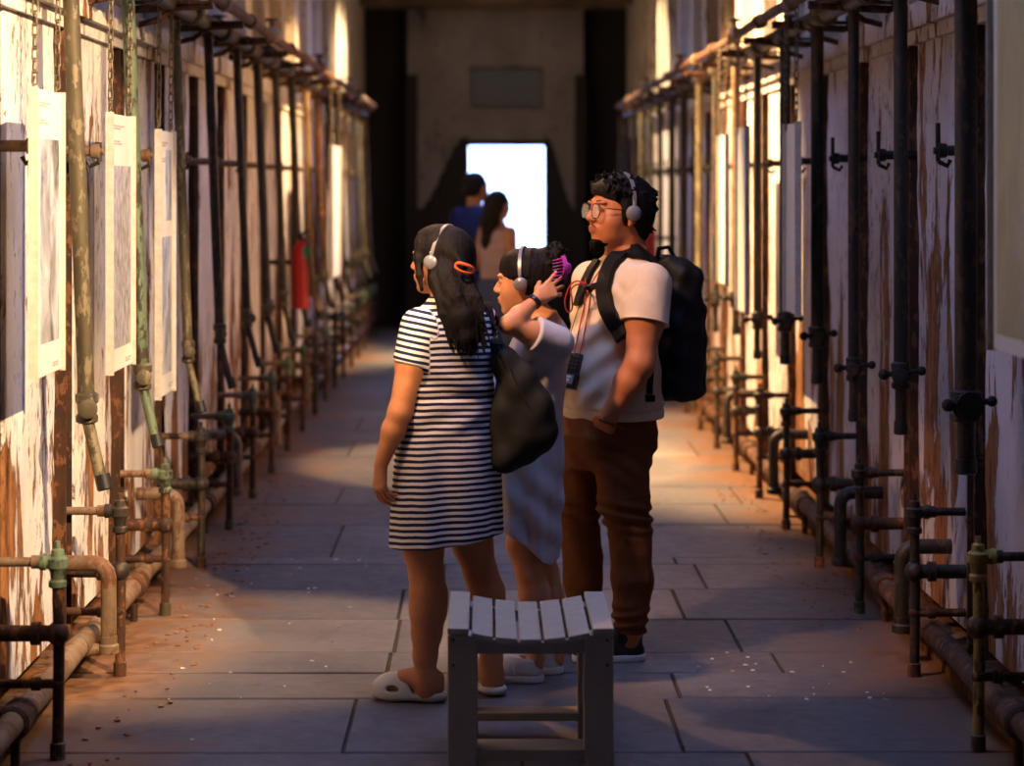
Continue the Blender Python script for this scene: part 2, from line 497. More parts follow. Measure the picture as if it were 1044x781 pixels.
def skin(name, col, lip):
    m = NT(name); v = m.coord(); n = m.noise(v, 25, 4)
    at = m.n('Attribute', attribute_name='lip')
    c = m.ramp(n, [(.3, tuple(x * .88 for x in col)), (.7, tuple(min(1, x * 1.08) for x in col))])
    c = m.mix(at.outputs['Fac'], c, lip)
    m.inp('Base Color', c); m.inp('Roughness', .5); m.inp('Subsurface Weight', .12)
    m.inp('Subsurface Radius', (.014, .005, .002)); m.inp('Subsurface Scale', 1.0)
    m.bump(m.noise(v, 220, 2), .12, .0008)
    return m.mat
M['skin_w'] = skin('warm tan skin', (.62, .25, .11), (.45, .14, .11))
M['skin_c'] = skin('light tan skin', (.70, .32, .15), (.50, .15, .12))
M['skin_m'] = skin('tan skin', (.56, .20, .085), (.36, .11, .08))
M['skin_b'] = skin('brown skin', (.34, .16, .09), (.25, .09, .07))

def hair(name, col=(.006, .005, .005)):
    m = NT(name); v = m.coord((1, 1, .12)); n = m.noise(v, 130, 3, .5, .5); n2 = m.noise(v, 40, 2)
    m.inp('Base Color', m.ramp(n2, [(.3, col), (.75, tuple(c * 2.6 for c in col))])); m.inp('Roughness', .58)
    m.inp('Specular IOR Level', .10); m.bump(n, 1.0, .004); return m.mat
M['hair'] = hair('black hair')
M['beard'] = simple('black beard hair', (.005, .004, .004), .9, nscale=200, bump=.8, bdist=.004, spec=.1)

def striped():
    m = NT('navy and white striped jersey'); at = m.n('Attribute', attribute_name='stripe')
    v = m.coord(); n = m.noise(v, 9, 3)
    s = m.math('ADD', at.outputs['Fac'], m.math('MULTIPLY', m.math('SUBTRACT', n, .5), .35))
    fr = m.math('FRACT', s)
    k = m.ramp(fr, [(0, (0, 0, 0)), (.04, (1, 1, 1)), (.50, (1, 1, 1)), (.55, (0, 0, 0))])
    m.inp('Base Color', m.mix(k, (.83, .80, .78), (.014, .018, .06))); m.inp('Roughness', .85); m.inp('Specular IOR Level', .2)
    m.bump(m.noise(v, 14, 4, .5), .35, .012); return m.mat
M['striped'] = striped()
def cloth(name, col, rough=.85, fold=.35, fs=12, fine=350, var=.1, fd=.012):
    m = NT(name); v = m.coord(); n = m.noise(v, fs, 3, .5, .6); f = m.noise(v, fine, 2)
    m.inp('Base Color', m.ramp(n, [(.3, tuple(c * (1 - var) for c in col)), (.7, tuple(min(1, c * (1 + var)) for c in col))]))
    m.inp('Roughness', rough); m.inp('Specular IOR Level', .25)
    h = m.math('ADD', n, m.math('MULTIPLY', f, .06)); m.bump(h, fold, fd); return m.mat
M['greydress'] = cloth('pale lavender grey cotton', (.58, .57, .62))
M['tee'] = cloth('beige cotton', (.72, .58, .42), fold=.3)
M['pants'] = cloth('rust brown chino', (.16, .052, .015), fold=.8, fs=9)
M['nylon'] = cloth('charcoal nylon', (.016, .016, .014), .75, .5, 6, fd=.012)
M['pack'] = cloth('black backpack cloth', (.004, .004, .005), .6, .4)
M['web'] = cloth('black webbing', (.004, .004, .005), .6, .2)
M['navy'] = cloth('navy cotton', (.01, .02, .12))
M['pink'] = cloth('dusty pink cotton', (.36, .26, .30))
M['bluegrey'] = cloth('dim blue grey cotton', (.05, .07, .15))
M['foam'] = simple('cream foam', (.72, .68, .58), .6, nscale=60, var=.03, bump=.1)
M['white_sh'] = simple('white leather', (.72, .70, .70), .5, nscale=60, var=.06)
M['white_sole'] = simple('off white rubber', (.78, .77, .74), .55, var=.05)
M['blue_sh'] = simple('blue shoe panel', (.08, .14, .35), .5)
M['blk_sh'] = simple('black shoe knit', (.015, .014, .016), .7)
M['silver'] = simple('silver grey plastic', (.24, .24, .27), .35, .3, var=.04, bump=0)
M['padfoam'] = simple('grey ear foam', (.22, .22, .25), .8, var=.1)
M['orange'] = simple('orange plastic', (.85, .13, .03), .35, var=.04, bump=0)
M['purple'] = simple('magenta plastic', (.55, .06, .48), .25, var=.04, bump=0)
M['blkplastic'] = simple('black plastic', (.012, .012, .012), .3, var=.1, bump=0)
M['redcord'] = simple('red cord', (.55, .03, .025), .6, bump=0)
M['keys'] = simple('dark grey keys', (.06, .06, .06), .4, bump=0)
M['eyew'] = simple('eye white', (.6, .55, .5), .2, bump=0, var=.02)
M['iris'] = simple('dark iris', (.012, .008, .006), .1, bump=0)
def screen():
    m = NT('grey screen'); m.inp('Base Color', (.30, .27, .22, 1)); m.inp('Roughness', .25); return m.mat
M['screen'] = screen()
def glass():
    m = NT('spectacle glass'); m.inp('Base Color', (1, 1, 1, 1)); m.inp('Roughness', .02); m.inp('Alpha', .14); m.inp('Coat Weight', .3)
    return m.mat
M['glass'] = glass()
# ------------------------------------------------------------------ the corridor
LX, RX = -1.42, 1.60          # faces of the plaster panels
YE = 24.75                    # end wall
CZ = 3.75                     # ceiling
Y0, S = 7.08, 1.065

def build_floor():
    r = random.Random(5)
    ys = [26.2, 25.0]
    y = 25.0
    while y > 9.5: y -= r.uniform(.55, .95); ys.append(y)
    ys[-1] = 9.38
    ys += [8.80, 8.19, 7.61, 7.29, 6.93, 6.27, 5.5, 4.8, 4.0, 3.2, 2.4, 1.6, .8, 0, -1, -2]
    MBf = MB(); tones = []
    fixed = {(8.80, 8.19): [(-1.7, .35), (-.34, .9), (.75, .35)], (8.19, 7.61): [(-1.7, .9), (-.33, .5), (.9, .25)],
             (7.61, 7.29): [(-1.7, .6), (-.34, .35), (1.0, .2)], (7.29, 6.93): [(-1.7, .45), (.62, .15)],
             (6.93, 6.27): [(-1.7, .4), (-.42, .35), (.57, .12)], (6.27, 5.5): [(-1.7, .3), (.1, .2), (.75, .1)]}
    for a, b in zip(ys[:-1], ys[1:]):
        cols = fixed.get((round(a, 2), round(b, 2)))
        if not cols:
            cols = [(-1.7, r.random())]; x = -1.7 + r.uniform(.8, 1.6)
            while x < 1.5: cols.append((x, r.random())); x += r.uniform(.9, 1.6)
        for i, (x0, t) in enumerate(cols):
            x1 = cols[i + 1][0] if i + 1 < len(cols) else 1.8
            g = .003; bv = .004; dz = r.uniform(-.003, .002)
            # bevelled slab, its edge cut a little unevenly
            nx = max(2, int((x1 - x0) / .12)); top = []; v = []; f = []
            xs_ = [x0 + g + (x1 - x0 - 2 * g) * k / nx for k in range(nx + 1)]
            for k, x in enumerate(xs_):
                j0 = r.uniform(0, .007); j1 = r.uniform(0, .007)
                ex = bv if k == 0 else (-bv if k == nx else 0)
                v += [(x, b + g + j0, -.05), (x, b + g + j0, -bv + dz), (x + ex, b + g + j0 + bv, dz), (x + ex, a - g - j1 - bv, dz), (x, a - g - j1, -bv + dz), (x, a - g - j1, -.05)]
            for k in range(nx):
                for q in range(5):
                    f.append((k * 6 + q, (k + 1) * 6 + q, (k + 1) * 6 + q + 1, k * 6 + q + 1))
            f.append(tuple(range(6))); f.append(tuple(nx * 6 + q for q in range(5, -1, -1)))
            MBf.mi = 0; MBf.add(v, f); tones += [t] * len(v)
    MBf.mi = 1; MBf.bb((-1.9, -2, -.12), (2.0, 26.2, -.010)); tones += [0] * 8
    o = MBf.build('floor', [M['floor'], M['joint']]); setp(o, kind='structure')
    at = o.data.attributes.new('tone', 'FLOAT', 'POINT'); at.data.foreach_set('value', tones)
build_floor()

def build_wall(side):
    X = lambda d: (LX - d) if side < 0 else (RX + d)        # d = depth behind the panel face
    r = random.Random(11 if side < 0 else 29)
    b = MB()
    def slab(y0, y1, z0, z1, d0, d1):
        xa, xb = sorted((X(d0), X(d1))); b.bb((xa, y0, z0), (xb, y1, z1))
    b.mi = 0
    slab(-2, 25.1, 0, CZ, .09, .45)                          # the masonry itself
    b.mi = 2
    slab(-2, YE, 2.33, CZ, .05, .09)                         # upper wall
    b.mi = 1
    slab(-2, YE, 2.22, 2.31, -.05, .09); slab(-2, YE, 2.17, 2.22, -.02, .09)   # moulding under the pipes
    gy = (6.95 if side > 0 else 7.08) - S * 8
    while gy < YE - .2:
        gap = r.uniform(.26, .36) if side < 0 else r.uniform(.2, .34)
        y0, y1 = gy + gap, min(gy + S, YE)
        # a plaster panel with broken edges
        nz = 30; v = []; f = []; ea = eb = 0
        for i in range(nz + 1):
            z = .16 + (2.17 - .16) * i / nz
            ea = ea * .7 + r.uniform(-.02, .02); eb = eb * .7 + r.uniform(-.02, .02)
            w = .035 * max(0, 1 - z / .9)
            for y, d in ((y0 + ea + w, .095), (y0 + ea + w, .012), (y0 + ea + w + .012, 0), (y1 - eb - w - .012, 0), (y1 - eb - w, .012), (y1 - eb - w, .095)):
                v.append((X(d), y, z))
        for i in range(nz):
            for q in range(5):
                f.append((i * 6 + q, i * 6 + q + 1, (i + 1) * 6 + q + 1, (i + 1) * 6 + q))
        f.append(tuple(range(6))); f.append(tuple(nz * 6 + q for q in range(5, -1, -1)))
        b.mi = 1; b.add(v, f)
        b.mi = 3                                             # rusted steel channel standing in the gap
        if gy > -1:
            c = gy + gap * .5
            slab(c - .055, c + .055, .1, 2.17, .02, .10); slab(c - .055, c - .043, .1, 2.17, -.015, .02); slab(c + .043, c + .055, .1, 2.17, -.015, .02)
        b.mi = 2
        slab(gy + .02, gy + gap - .02, 2.31, CZ, -.03, .06)  # pilaster of the upper wall
        gy += S
    b.mi = 0
    slab(-2, YE, 0, .10, -.06 if side > 0 else -.02, .09)
    o = b.build('wall_left' if side < 0 else 'wall_right', [M['brick'], M['plaster'] if side < 0 else M['plaster_r'], M['upper'], M['rust']])
    setp(o, kind='structure')
build_wall(-1); build_wall(1)

def build_end():
    b = MB(); dx0, dx1, dz = -.225, .664, 2.10
    b.mi = 0
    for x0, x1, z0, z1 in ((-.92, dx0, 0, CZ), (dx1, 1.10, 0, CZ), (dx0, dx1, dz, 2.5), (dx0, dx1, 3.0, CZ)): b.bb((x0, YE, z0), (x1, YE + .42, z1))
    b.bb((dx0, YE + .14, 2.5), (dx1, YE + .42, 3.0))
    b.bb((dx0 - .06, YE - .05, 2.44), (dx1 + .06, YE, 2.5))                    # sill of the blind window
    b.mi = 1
    b.bb((-1.8, YE + .35, 0), (-.92, YE + .42, CZ)); b.bb((1.10, YE + .35, 0), (2.0, YE + .42, CZ))  # passage darkness put into the colour; planes added to stop sky leaks
    b.bb((-.93, YE - .12, 0), (-.80, YE, 2.9)); b.bb((1.0, YE - .12, 0), (1.12, YE, 2.9))
    b.mi = 0
    # near-black arched sheets left and right of the door
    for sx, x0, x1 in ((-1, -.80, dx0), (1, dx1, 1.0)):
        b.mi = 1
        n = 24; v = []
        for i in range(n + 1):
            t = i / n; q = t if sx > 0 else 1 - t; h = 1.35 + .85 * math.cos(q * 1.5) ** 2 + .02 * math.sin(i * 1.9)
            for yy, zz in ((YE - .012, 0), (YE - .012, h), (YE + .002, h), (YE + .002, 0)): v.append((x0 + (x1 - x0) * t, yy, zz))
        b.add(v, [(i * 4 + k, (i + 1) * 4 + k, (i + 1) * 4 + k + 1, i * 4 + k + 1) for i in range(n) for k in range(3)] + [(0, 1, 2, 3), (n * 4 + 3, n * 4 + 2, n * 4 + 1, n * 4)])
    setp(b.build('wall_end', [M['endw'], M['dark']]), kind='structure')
    w = MB(); w.bb((dx0 + .04, YE + .10, 2.54), (dx1 - .04, YE + .13, 2.96)); 
    for i in range(1, 4): w.bb((dx0 + .04 + i * .2, YE + .085, 2.54), (dx0 + .055 + i * .2, YE + .10, 2.96))
    setp(w.build('window_1', simple('dusty blue grey panel', (.12, .14, .18), .5)), kind='structure')
    d = MB()
    for x0, x1, z0, z1 in ((dx0 - .05, dx0 + .01, 0, dz + .04), (dx1 - .01, dx1 + .05, 0, dz + .04), (dx0 - .05, dx1 + .05, dz - .01, dz + .05)): d.bb((x0, YE - .03, z0), (x1, YE + .1, z1))
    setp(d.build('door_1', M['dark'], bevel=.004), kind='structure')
    g = MB(); g.bb((-6, YE + .42, -.1), (7, YE + 14, -.02)); setp(g.build('ground_outside', simple('sunlit paving outside', (.6, .58, .55), .9)), kind='structure')
    k = MB(); k.bb((-1.9, -2.4, 0), (2.0, -2, CZ)); setp(k.build('wall_back', M['brick']), kind='structure')
build_end()

# skylights x0, x1, y0, y1
SKY = [(-.45, .85, 5.5, 7.3), (-.5, .65, 10.0, 11.3), (-.5, .65, 15.9, 17.6)]
def build_ceiling():
    b = MB(); y = -2.4
    for x0, x1, a, c in SKY:
        b.bb((-1.9, y, CZ), (2.0, a, CZ + .25)); b.bb((-1.9, a, CZ), (x0, c, CZ + .25)); b.bb((x1, a, CZ), (2.0, c, CZ + .25)); y = c
    b.bb((-1.9, y, CZ), (2.0, 25.2, CZ + .25))
    for i in range(3):                                        # ribs of the vault near the end
        yy = 23.2 + i * .55; b.bb((-1.5, yy, CZ - .12), (1.7, yy + .12, CZ))
    setp(b.build('ceiling', M['ceil']), kind='structure')
    for i, (x0, x1, a, c) in enumerate(SKY):
        f = MB(); n = max(2, int((c - a) / .6))
        for x in (x0, x1): f.bb((x - .03, a, CZ + .25), (x + .03, c, CZ + .33))
        for k in range(n + 1):
            yy = a + (c - a) * k / n; f.bb((x0 - .03, yy - .02, CZ + .25), (x1 + .03, yy + .02, CZ + .33))
        setp(f.build('window_%d' % (i + 2), M['iron']), kind='structure')
build_ceiling()

# ------------------------------------------------------------------ pipes
ORD = ['first', 'second', 'third', 'fourth', 'fifth', 'sixth', 'seventh', 'eighth', 'ninth', 'tenth', 'eleventh', 'twelfth', 'thirteenth', 'fourteenth', 'fifteenth', 'sixteenth', 'seventeenth', 'eighteenth']

def side_name(s): return 'left' if s < 0 else 'right'

def overhead(side):
    defs = [(1.25, 2.37, .034, 'dkpipe', 'dark thick'), (1.15, 2.44, .024, 'rust', 'rusty thin'), (1.34, 2.40, .026, 'beigep', 'pale')]
    for k, (x, z, rr, mt, word) in enumerate(defs):
        x = -x if side < 0 else x + .17
        root = empty('overhead_pipe', (x, 3.0, z), '%s overhead pipe running the length of the %s wall, %s' % (word, side_name(side), ['middle of the three', 'the one nearest the aisle', 'the one nearest the wall'][k]), 'pipe', 'overhead pipes along the walls')
        b = MB(); n = 22
        b.tube([(x, 2 + i, z + .006 * math.sin(i * 1.7)) for i in range(n - 1)], rr, 14); b.build('pipe', M[mt], root)
        for i in range(14):
            y = 5.9 + i * S + k * .31
            c = MB()
            if (i + k) % 3 == 0: c.ball((x, y, z + .01), (rr * 1.9, rr * 2.2, rr * 1.9), 14); c.cyl((x, y, z), (x, y, z + .09), .014); c.torus((x, y, z + .09), (0, 0, 1), .032, .007)
            else: c.lathe((x, y - .05, z), (0, 1, 0), [(0, rr * 1.15), (.008, rr * 1.5), (.035, rr * 1.5), (.045, rr * 1.25), (.065, rr * 1.25), (.075, rr * 1.5), (.1, rr * 1.5), (.108, rr * 1.1)], 14)
            c.build('coupling', M[['dkpipe', 'rust', 'olive', 'beigep'][(i * 2 + k) % 4]], root)
overhead(-1); overhead(1)

def bracket(side, y):
    x = LX if side < 0 else RX; s = -side
    b = MB()
    b.tube([(0, 0, 0), (s * .34, 0, .02)], .016, 10)
    b.box((s * .17, 0, .03), (.34, .05, .012)); b.box((.0, 0, -.02), (.02, .07, .16))
    b.tube([(0, 0, -.07), (s * .12, 0, -.04), (s * .2, 0, .02)], .012, 8)
    return b
for side in (-1, 1):
    proto = None
    for i in range(14):
        y = 6.35 + i * S
        if proto is None: o = proto = bracket(side, y).build('pipe_bracket', M['rust'])
        else: o = proto.copy(); C.objects.link(o)
        o.location = ((LX if side < 0 else RX), y, 2.335)
        setp(o, 'rusty iron bracket carrying the overhead pipes on the %s wall, %s from the camera' % (side_name(side), ORD[i]), 'bracket', 'pipe brackets on the %s wall' % side_name(side))

def hanging(side, mt, r, L, style, tipm='black', valve=True):
    """pipe hanging from the overhead pipes; origin at its top"""
    root = empty('hanging_pipe'); s = -side
    lean = .055 * s if style == 'lean' else 0.0
    b = MB(); b.tube([(0, 0, .02), (lean * .5, 0, -L * .5), (lean, 0, -L)], r, 16); b.build('upper_pipe', M[mt], root)
    c = MB(); c.lathe((0, 0, -.02), (0, 0, 1), [(0, r * 1.1), (.01, r * 1.45), (.05, r * 1.45), (.06, r * 1.1)], 16); c.build('union', M['rust'], root)
    e = MB()
    e.lathe((lean, 0, -L - .05), (0, 0, 1), [(0, r * .9), (.006, r * 1.35), (.024, r * 1.35), (.03, r * 1.1), (.06, r * 1.15), (.068, r * 1.4), (.09, r * 1.4), (.097, r)], 16)
    e.lathe((lean, 0, -L), (s * .25, -1, 0), [(0, r * .8), (.03, r * .85), (.033, r * 1.15), (.055, r * 1.15), (.058, r * .7)], 16)
    e.build('elbow', M['olive' if style == 'lean' else 'dkpipe'], root)
    if style == 'lean':
        t = MB(); t.tube([(lean, 0, -L - .03), (lean + s * .05, -.02, -L - .23)], r * .72, 14); t.build('lower_tube', M[mt], root)
        t = MB(); t.lathe((lean + s * .05, -.02, -L - .205), (s * .05, -.02, -.2), [(0, r * .95), (.045, r * .98), (.05, r * .8)], 16); t.build('end_cap', M['black'], root)
    else:
        t = MB(); t.tube([(0, 0, -L), (0, 0, -L - .17)], r * .8, 14); t.build('lower_tube', M['dkpipe'], root)
        t = MB(); t.lathe((0, 0, -L - .16), (0, 0, -1), [(0, r * .95), (.04, r), (.046, r * .8)], 16); t.build('end_cap', M['black'], root)
    if valve:
        v = MB(); z = -L + .005
        v.tube([(lean - .06, -r * 1.6, z), (lean + .06, -r * 1.6, z + .012)], .010, 8)
        v.lathe((lean, 0, z), (0, -1, 0), [(0, r * .5), (r * 1.5, r * .5), (r * 1.55, r * 1.2), (r * 1.9, r * 1.2), (r * 1.95, r * .5)], 12)
        v.ball((lean - .065, -r * 1.6, z), .02, 10); v.ball((lean + .065, -r * 1.6, z + .012), .017, 10)
        v.build('valve_handle', M['iron'], root)
    return root

# left: pixel-measured first four, then one in every bay
LH = [(6.68, 'olive', .026), (7.76, 'green', .024), (8.94, 'olive', .020), (10.0, 'dkpipe', .022)]
RH = [(6.45, 'dkpipe', .034), (7.47, 'dkpipe', .024), (8.43, 'dkpipe', .022), (9.36, 'dkpipe', .028)]
lcols = {'olive': 'mottled olive', 'green': 'flaking green', 'dkpipe': 'dark', 'rust': 'rusty', 'beigep': 'pale'}
protos = {}
for side, lst in ((-1, LH), (1, RH)):
    ys = [a[0] for a in lst]; r_ = random.Random(3 + side)
    seq = list(lst); y = ys[-1]
    while y < 22.6:
        y += S * r_.uniform(.92, 1.08); seq.append((y, r_.choice(['dkpipe', 'dkpipe', 'olive', 'rust', 'beigep'] if y > 11.5 else ['dkpipe']), r_.choice([.022, .026])))
    for i, (y, mt, rr) in enumerate(seq):
        style = 'lean' if side < 0 else 'straight'
        key = (side, mt, rr)
        L = 1.39 if side < 0 else (1.36 if i != 2 else 1.42)
        if key in protos and i > 3: root = copy_tree(protos[key])
        else: root = hanging(side, mt, rr, L, style, valve=(side > 0)); protos[key] = root
        root.location = (-1.295 if side < 0 else 1.43, y, 2.35)
        if i > 3: root.rotation_euler = (0, 0, r_.uniform(-.3, .3))
        where = '%s from the camera on the %s wall' % (ORD[i], side_name(side))
        if side < 0 and i == 0: lab = 'mottled olive pipe hanging between the two nearest posters on the left wall'
        elif side < 0 and i == 1: lab = 'flaking green pipe hanging beside the second poster on the left wall'
        elif side < 0 and i == 2: lab = 'olive pipe hanging just past the third poster on the left wall'
        elif side > 0 and i == 0: lab = 'thick dark hanging pipe with black valve nearest the camera on the right wall'
        else: lab = '%s hanging pipe, %s' % (lcols[mt], where)
        setp(root, lab, 'pipe', 'pipes hanging along the %s wall' % side_name(side))

def standpipe(side, mt, top, xw, kind=0):
    """short pipe standing on the floor and tied to the wall; xw = distance to the wall face"""
    root = empty('standpipe'); w = side * xw
    b = MB(); b.tube([(0, 0, 0), (.004, 0, top * .5), (0, 0, top - .03)], .0165, 14); b.build('post', M[mt], root)
    c = MB(); c.lathe((0, 0, 0), (0, 0, 1), [(0, .022), (.045, .022), (.048, .017)], 14); c.build('foot', M['rust' if kind else 'olive'], root)
    v = MB(); v.lathe((0, 0, top - .11), (0, 0, 1), [(0, .018), (.005, .026), (.02, .026), (.026, .020), (.05, .023), (.06, .031), (.085, .031), (.092, .020), (.11, .018), (.115, .008), (.135, .008)], 14)
    v.lathe((0, 0, top - .035), (side, 0, 0), [(-.02, .016), (0, .022), (.03, .02), (.034, .024), (.05, .024)], 12)
    v.build('valve', M['green' if mt == 'rust' and kind == 0 else ('yellow' if mt == 'yellow' else 'dkpipe')], root)
    def stub(z, r, m2, y=0.0):
        t = MB(); t.tube([(0, y, z), (w, y, z)], r, 12)
        t.lathe((w * .25, y, z), (side, 0, 0), [(0, r), (.003, r * 1.4), (.028, r * 1.4), (.031, r)], 12)
        t.ball((0, y, z), r * 1.45, 12)
        t.build('wall_arm', M[m2], root)
    stub(top - .035, .014, 'beigep' if side < 0 else 'dkpipe'); stub(top * .6, .024, 'rust' if kind == 0 else 'dkpipe'); stub(.215, .014, 'rust')
    return root

seqL = [(6.20, 'rust'), (7.25, 'rust'), (8.27, 'rust'), (9.30, 'dkpipe')]
seqR = [(6.29, 'yellow'), (7.23, 'dkpipe'), (8.30, 'dkpipe'), (9.30, 'dkpipe')]
sp = {}
for side, seq in ((-1, seqL), (1, seqR)):
    r_ = random.Random(8 + side); y = seq[-1][0]
    while y < 22.8: y += 1.04 * r_.uniform(.95, 1.05); seq.append((y, r_.choice(['rust', 'dkpipe'])))
    xw = (1.42 - 1.235) if side < 0 else (1.60 - 1.43)
    for i, (y, mt) in enumerate(seq):
        if i > 3 and (side, mt) in sp: root = copy_tree(sp[(side, mt)])
        else: root = sp[(side, mt)] = standpipe(side, mt, .60 - .012 * (i % 3), xw, i % 2 if i < 4 else 1)
        root.location = (-1.235 if side < 0 else 1.43, y, 0)
        if side > 0 and i == 0: lab = 'yellow flaking standpipe nearest the camera at the foot of the right wall'
        else: lab = '%s standpipe at the foot of the %s wall, %s from the camera' % ('dark' if mt == 'dkpipe' else 'rusty', side_name(side), ORD[i])
        setp(root, lab, 'standpipe', 'standpipes along the %s wall' % side_name(side))

def bent(side):
    b = MB(); pts = []; w = side * .17
    pts = [(w, 0, .40), (side * .05, 0, .40)] + [(side * (.05 - .05 * math.sin(a)), 0, .35 + .05 * math.cos(a)) for a in (.3, .7, 1.1, 1.57)] + [(0, 0, .18), (0, 0, .15)]
    b.tube(pts, .026, 14); b.lathe((0, 0, .10), (0, 0, 1), [(0, .02), (.005, .034), (.03, .034), (.036, .028), (.06, .03)], 14)
    b.tube([(0, 0, .12), (w, 0, .10)], .02, 12)
    return b
for side in (-1, 1):
    pr = None
    for i in range(6):
        y = (7.12 if side < 0 else 7.45) if i == 0 else (seqL if side < 0 else seqR)[2 * i][0] + .45
        if pr is None: o = pr = bent(side).build('bent_pipe', M['beigep' if side < 0 else 'dkpipe'])
        else: o = pr.copy(); C.objects.link(o)
        o.location = (-1.25 if side < 0 else 1.43, y, 0)
        setp(o, '%s bent pipe out of the %s wall near the floor, %s from the camera' % ('pale' if side < 0 else 'dark', side_name(side), ORD[i]), 'pipe', 'bent pipes at the foot of the %s wall' % side_name(side))

def low_pipe(side):
    x = -1.335 if side < 0 else 1.50
    root = empty('low_pipe', (x, 4.5, .135), '%s horizontal pipe running along the foot of the %s wall' % ('thick pale brown' if side < 0 else 'dark rusty', side_name(side)), 'pipe', 'low pipes along the walls')
    b = MB(); b.tube([(x, 4 + i * .5, .135 + .008 * math.sin(i * 2.3)) for i in range(42)], .036, 16); b.build('pipe', M['beigep' if side < 0 else 'rust'], root)
    for i in range(10):
        y = 6.05 + 2.05 * i
        c = MB(); c.lathe((x, y, .135), (0, 1, 0), [(0, .04), (.01, .05), (.06, .05), (.07, .042), (.1, .05), (.12, .05), (.13, .038)], 16); c.tube([(x, y + .05, 0), (x, y + .05, .12)], .014, 8)
        c.build('coupling', M['rust'], root)
low_pipe(-1); low_pipe(1)

def hook(side):
    s = -side; b = MB()
    b.tube([(0, 0, 0), (s * .13, 0, 0)], .017, 12); b.lathe((s * .12, 0, 0), (s, 0, 0), [(0, .017), (.004, .024), (.03, .026), (.034, .012), (.045, .012)], 12)
    return b
for side in (-1, 1):
    pr = None
    for i in range(16):
        y = (7.17 + i * 1.065) if side < 0 else (7.04 + i * 1.075)
        if i == 0:
            root = empty('wall_peg')
            hook(side).build('rod', M['beigep' if side < 0 else 'iron'], root)
            k = MB(); s = -side
            k.tube([(s * .15, 0, -.035), (s * .15, 0, .03 if side < 0 else .09)], .008, 8); k.tube([(s * .15, 0, -.035), (s * .12, 0, -.05), (s * .11, 0, -.03)], .008, 8)
            k.build('latch', M['iron'], root); pr = root; o = root
        else: o = copy_tree(pr)
        o.location = (LX - .02 if side < 0 else RX + .02, y, 1.76)
        setp(o, '%s peg with iron latch at head height on the %s wall, %s from the camera' % ('pale' if side < 0 else 'dark', side_name(side), ORD[i]), 'peg', 'pegs on the %s wall' % side_name(side))
# the nearest peg on the left stands in front of the first poster
o = copy_tree([x for x in C.objects if x.name == 'wall_peg'][0]); o.location = (LX - .02, 6.17, 1.76)
setp(o, 'pale peg at head height behind the nearest poster on the left wall', 'peg', 'pegs on the left wall')

# ------------------------------------------------------------------ posters
def chain_mesh(b, top, bot):
    top = Vector(top); bot = Vector(bot); L = (top - bot).length; n = max(3, round(L / .034)); d = (bot - top) / n
    dn = d.normalized(); u = dn.orthogonal().normalized(); w = dn.cross(u)
    for i in range(n):
        c = top + d * (i + .5); a = u if i % 2 else w
        ax = dn.cross(a)
        pts = []
        for k in range(12):
            t = 2 * math.pi * k / 12
            pts.append(c + a * math.cos(t) * .0085 + dn * (math.sin(t) * .0085 + (.0125 if math.sin(t) >= 0 else -.0125)))
        b.tube(pts, .0030, 6, closed=True)
    # open hook at the lower end
    b.tube([bot + Vector((0, 0, .02)), bot + Vector((.0, -.02, 0)), bot + Vector((0, -.022, -.03)), bot + Vector((0, -.006, -.045)), bot + Vector((0, .004, -.02))], .0035, 6)

def poster(side, x, y0, y1, z0, z1, prints, label, text=True, chains=True, face='poster', tilt=0.0, layers=1):
    s = -side
    root = empty('hanging_poster', (x, (y0 + y1) / 2, z0), label, 'poster', 'posters hanging along the walls')
    b = MB(); b.bb((min(x, x - s * .012), y0, z0), (max(x, x - s * .012), y1, z1)); b.build('board', M['poster' if face == 'poster' else face], root, bevel=.002)
    for ya in (y0 - .006, y1): e = MB(); e.bb((x - .016, ya, z0 - .004), (x + .012, ya + .006, z1 + .004)); e.build('edge_strip', M['poster_edge'], root)
    w = y1 - y0; h = z1 - z0
    for (a0, a1, c0, c1, mt) in prints:
        p = MB(); xx = x + s * .0015
        p.bb((min(x, xx), y0 + w * a0, z0 + h * c0), (max(x, xx), y0 + w * a1, z0 + h * c1)); p.build('printed_photograph', M[mt], root)
    if text:
        t = MB(); xx = x + s * .0012; r_ = random.Random(int(y0 * 100))
        for zf, wf in ((.955, .42), (.945, .3), (.895, .25), (.885, .34), (.035, .22), (.025, .18)):
            yy = y0 + w * (.14 if zf > .5 else .66)
            end = yy + w * wf
            while yy < end:
                q = w * r_.uniform(.03, .075); t.bb((min(x, xx), yy, z0 + h * zf - .003), (max(x, xx), yy + q, z0 + h * zf + .003)); yy += q + w * .018
        t.build('caption', M['grey_text'], root)
    if chains:
        for yy in (y0 + .03, y1 - .03):
            c = MB(); chain_mesh(c, (x - .002, yy, 2.40), (x - .006, yy, z1 + .015)); c.build('chain', M['chain'], root)
    return root
poster(-1, -1.27, 6.05, 6.43, 1.10, 1.92, [(.2, .9, .115, .83, 'photo1')], 'tall white poster nearest the camera on the left wall, with a corridor photograph')
poster(-1, -1.27, 7.27, 7.72, 1.01, 1.89, [(.10, .9, .09, .80, 'photo2')], 'tall white poster of a seated crowd, second from the camera on the left wall')
poster(-1, -1.27, 8.34, 8.72, .82, 1.86, [(.2, .85, .08, .60, 'photo3'), (.45, .85, .66, .93, 'photo3')], 'tall white poster with two photographs, third from the camera on the left wall')
poster(-1, -1.10, 15.2, 16.1, .98, 1.93, [(.12, .88, .1, .8, 'poster')], 'blurred bright poster far along the left wall above the red extinguisher', text=False)
poster(1, 1.30, 9.02, 9.40, 1.10, 1.91, [], 'narrow bright poster on the right wall, second from the camera', text=False)
poster(1, 1.30, 10.78, 11.2, 1.0, 1.94, [], 'narrow bright poster on the right wall, third from the camera', text=False)
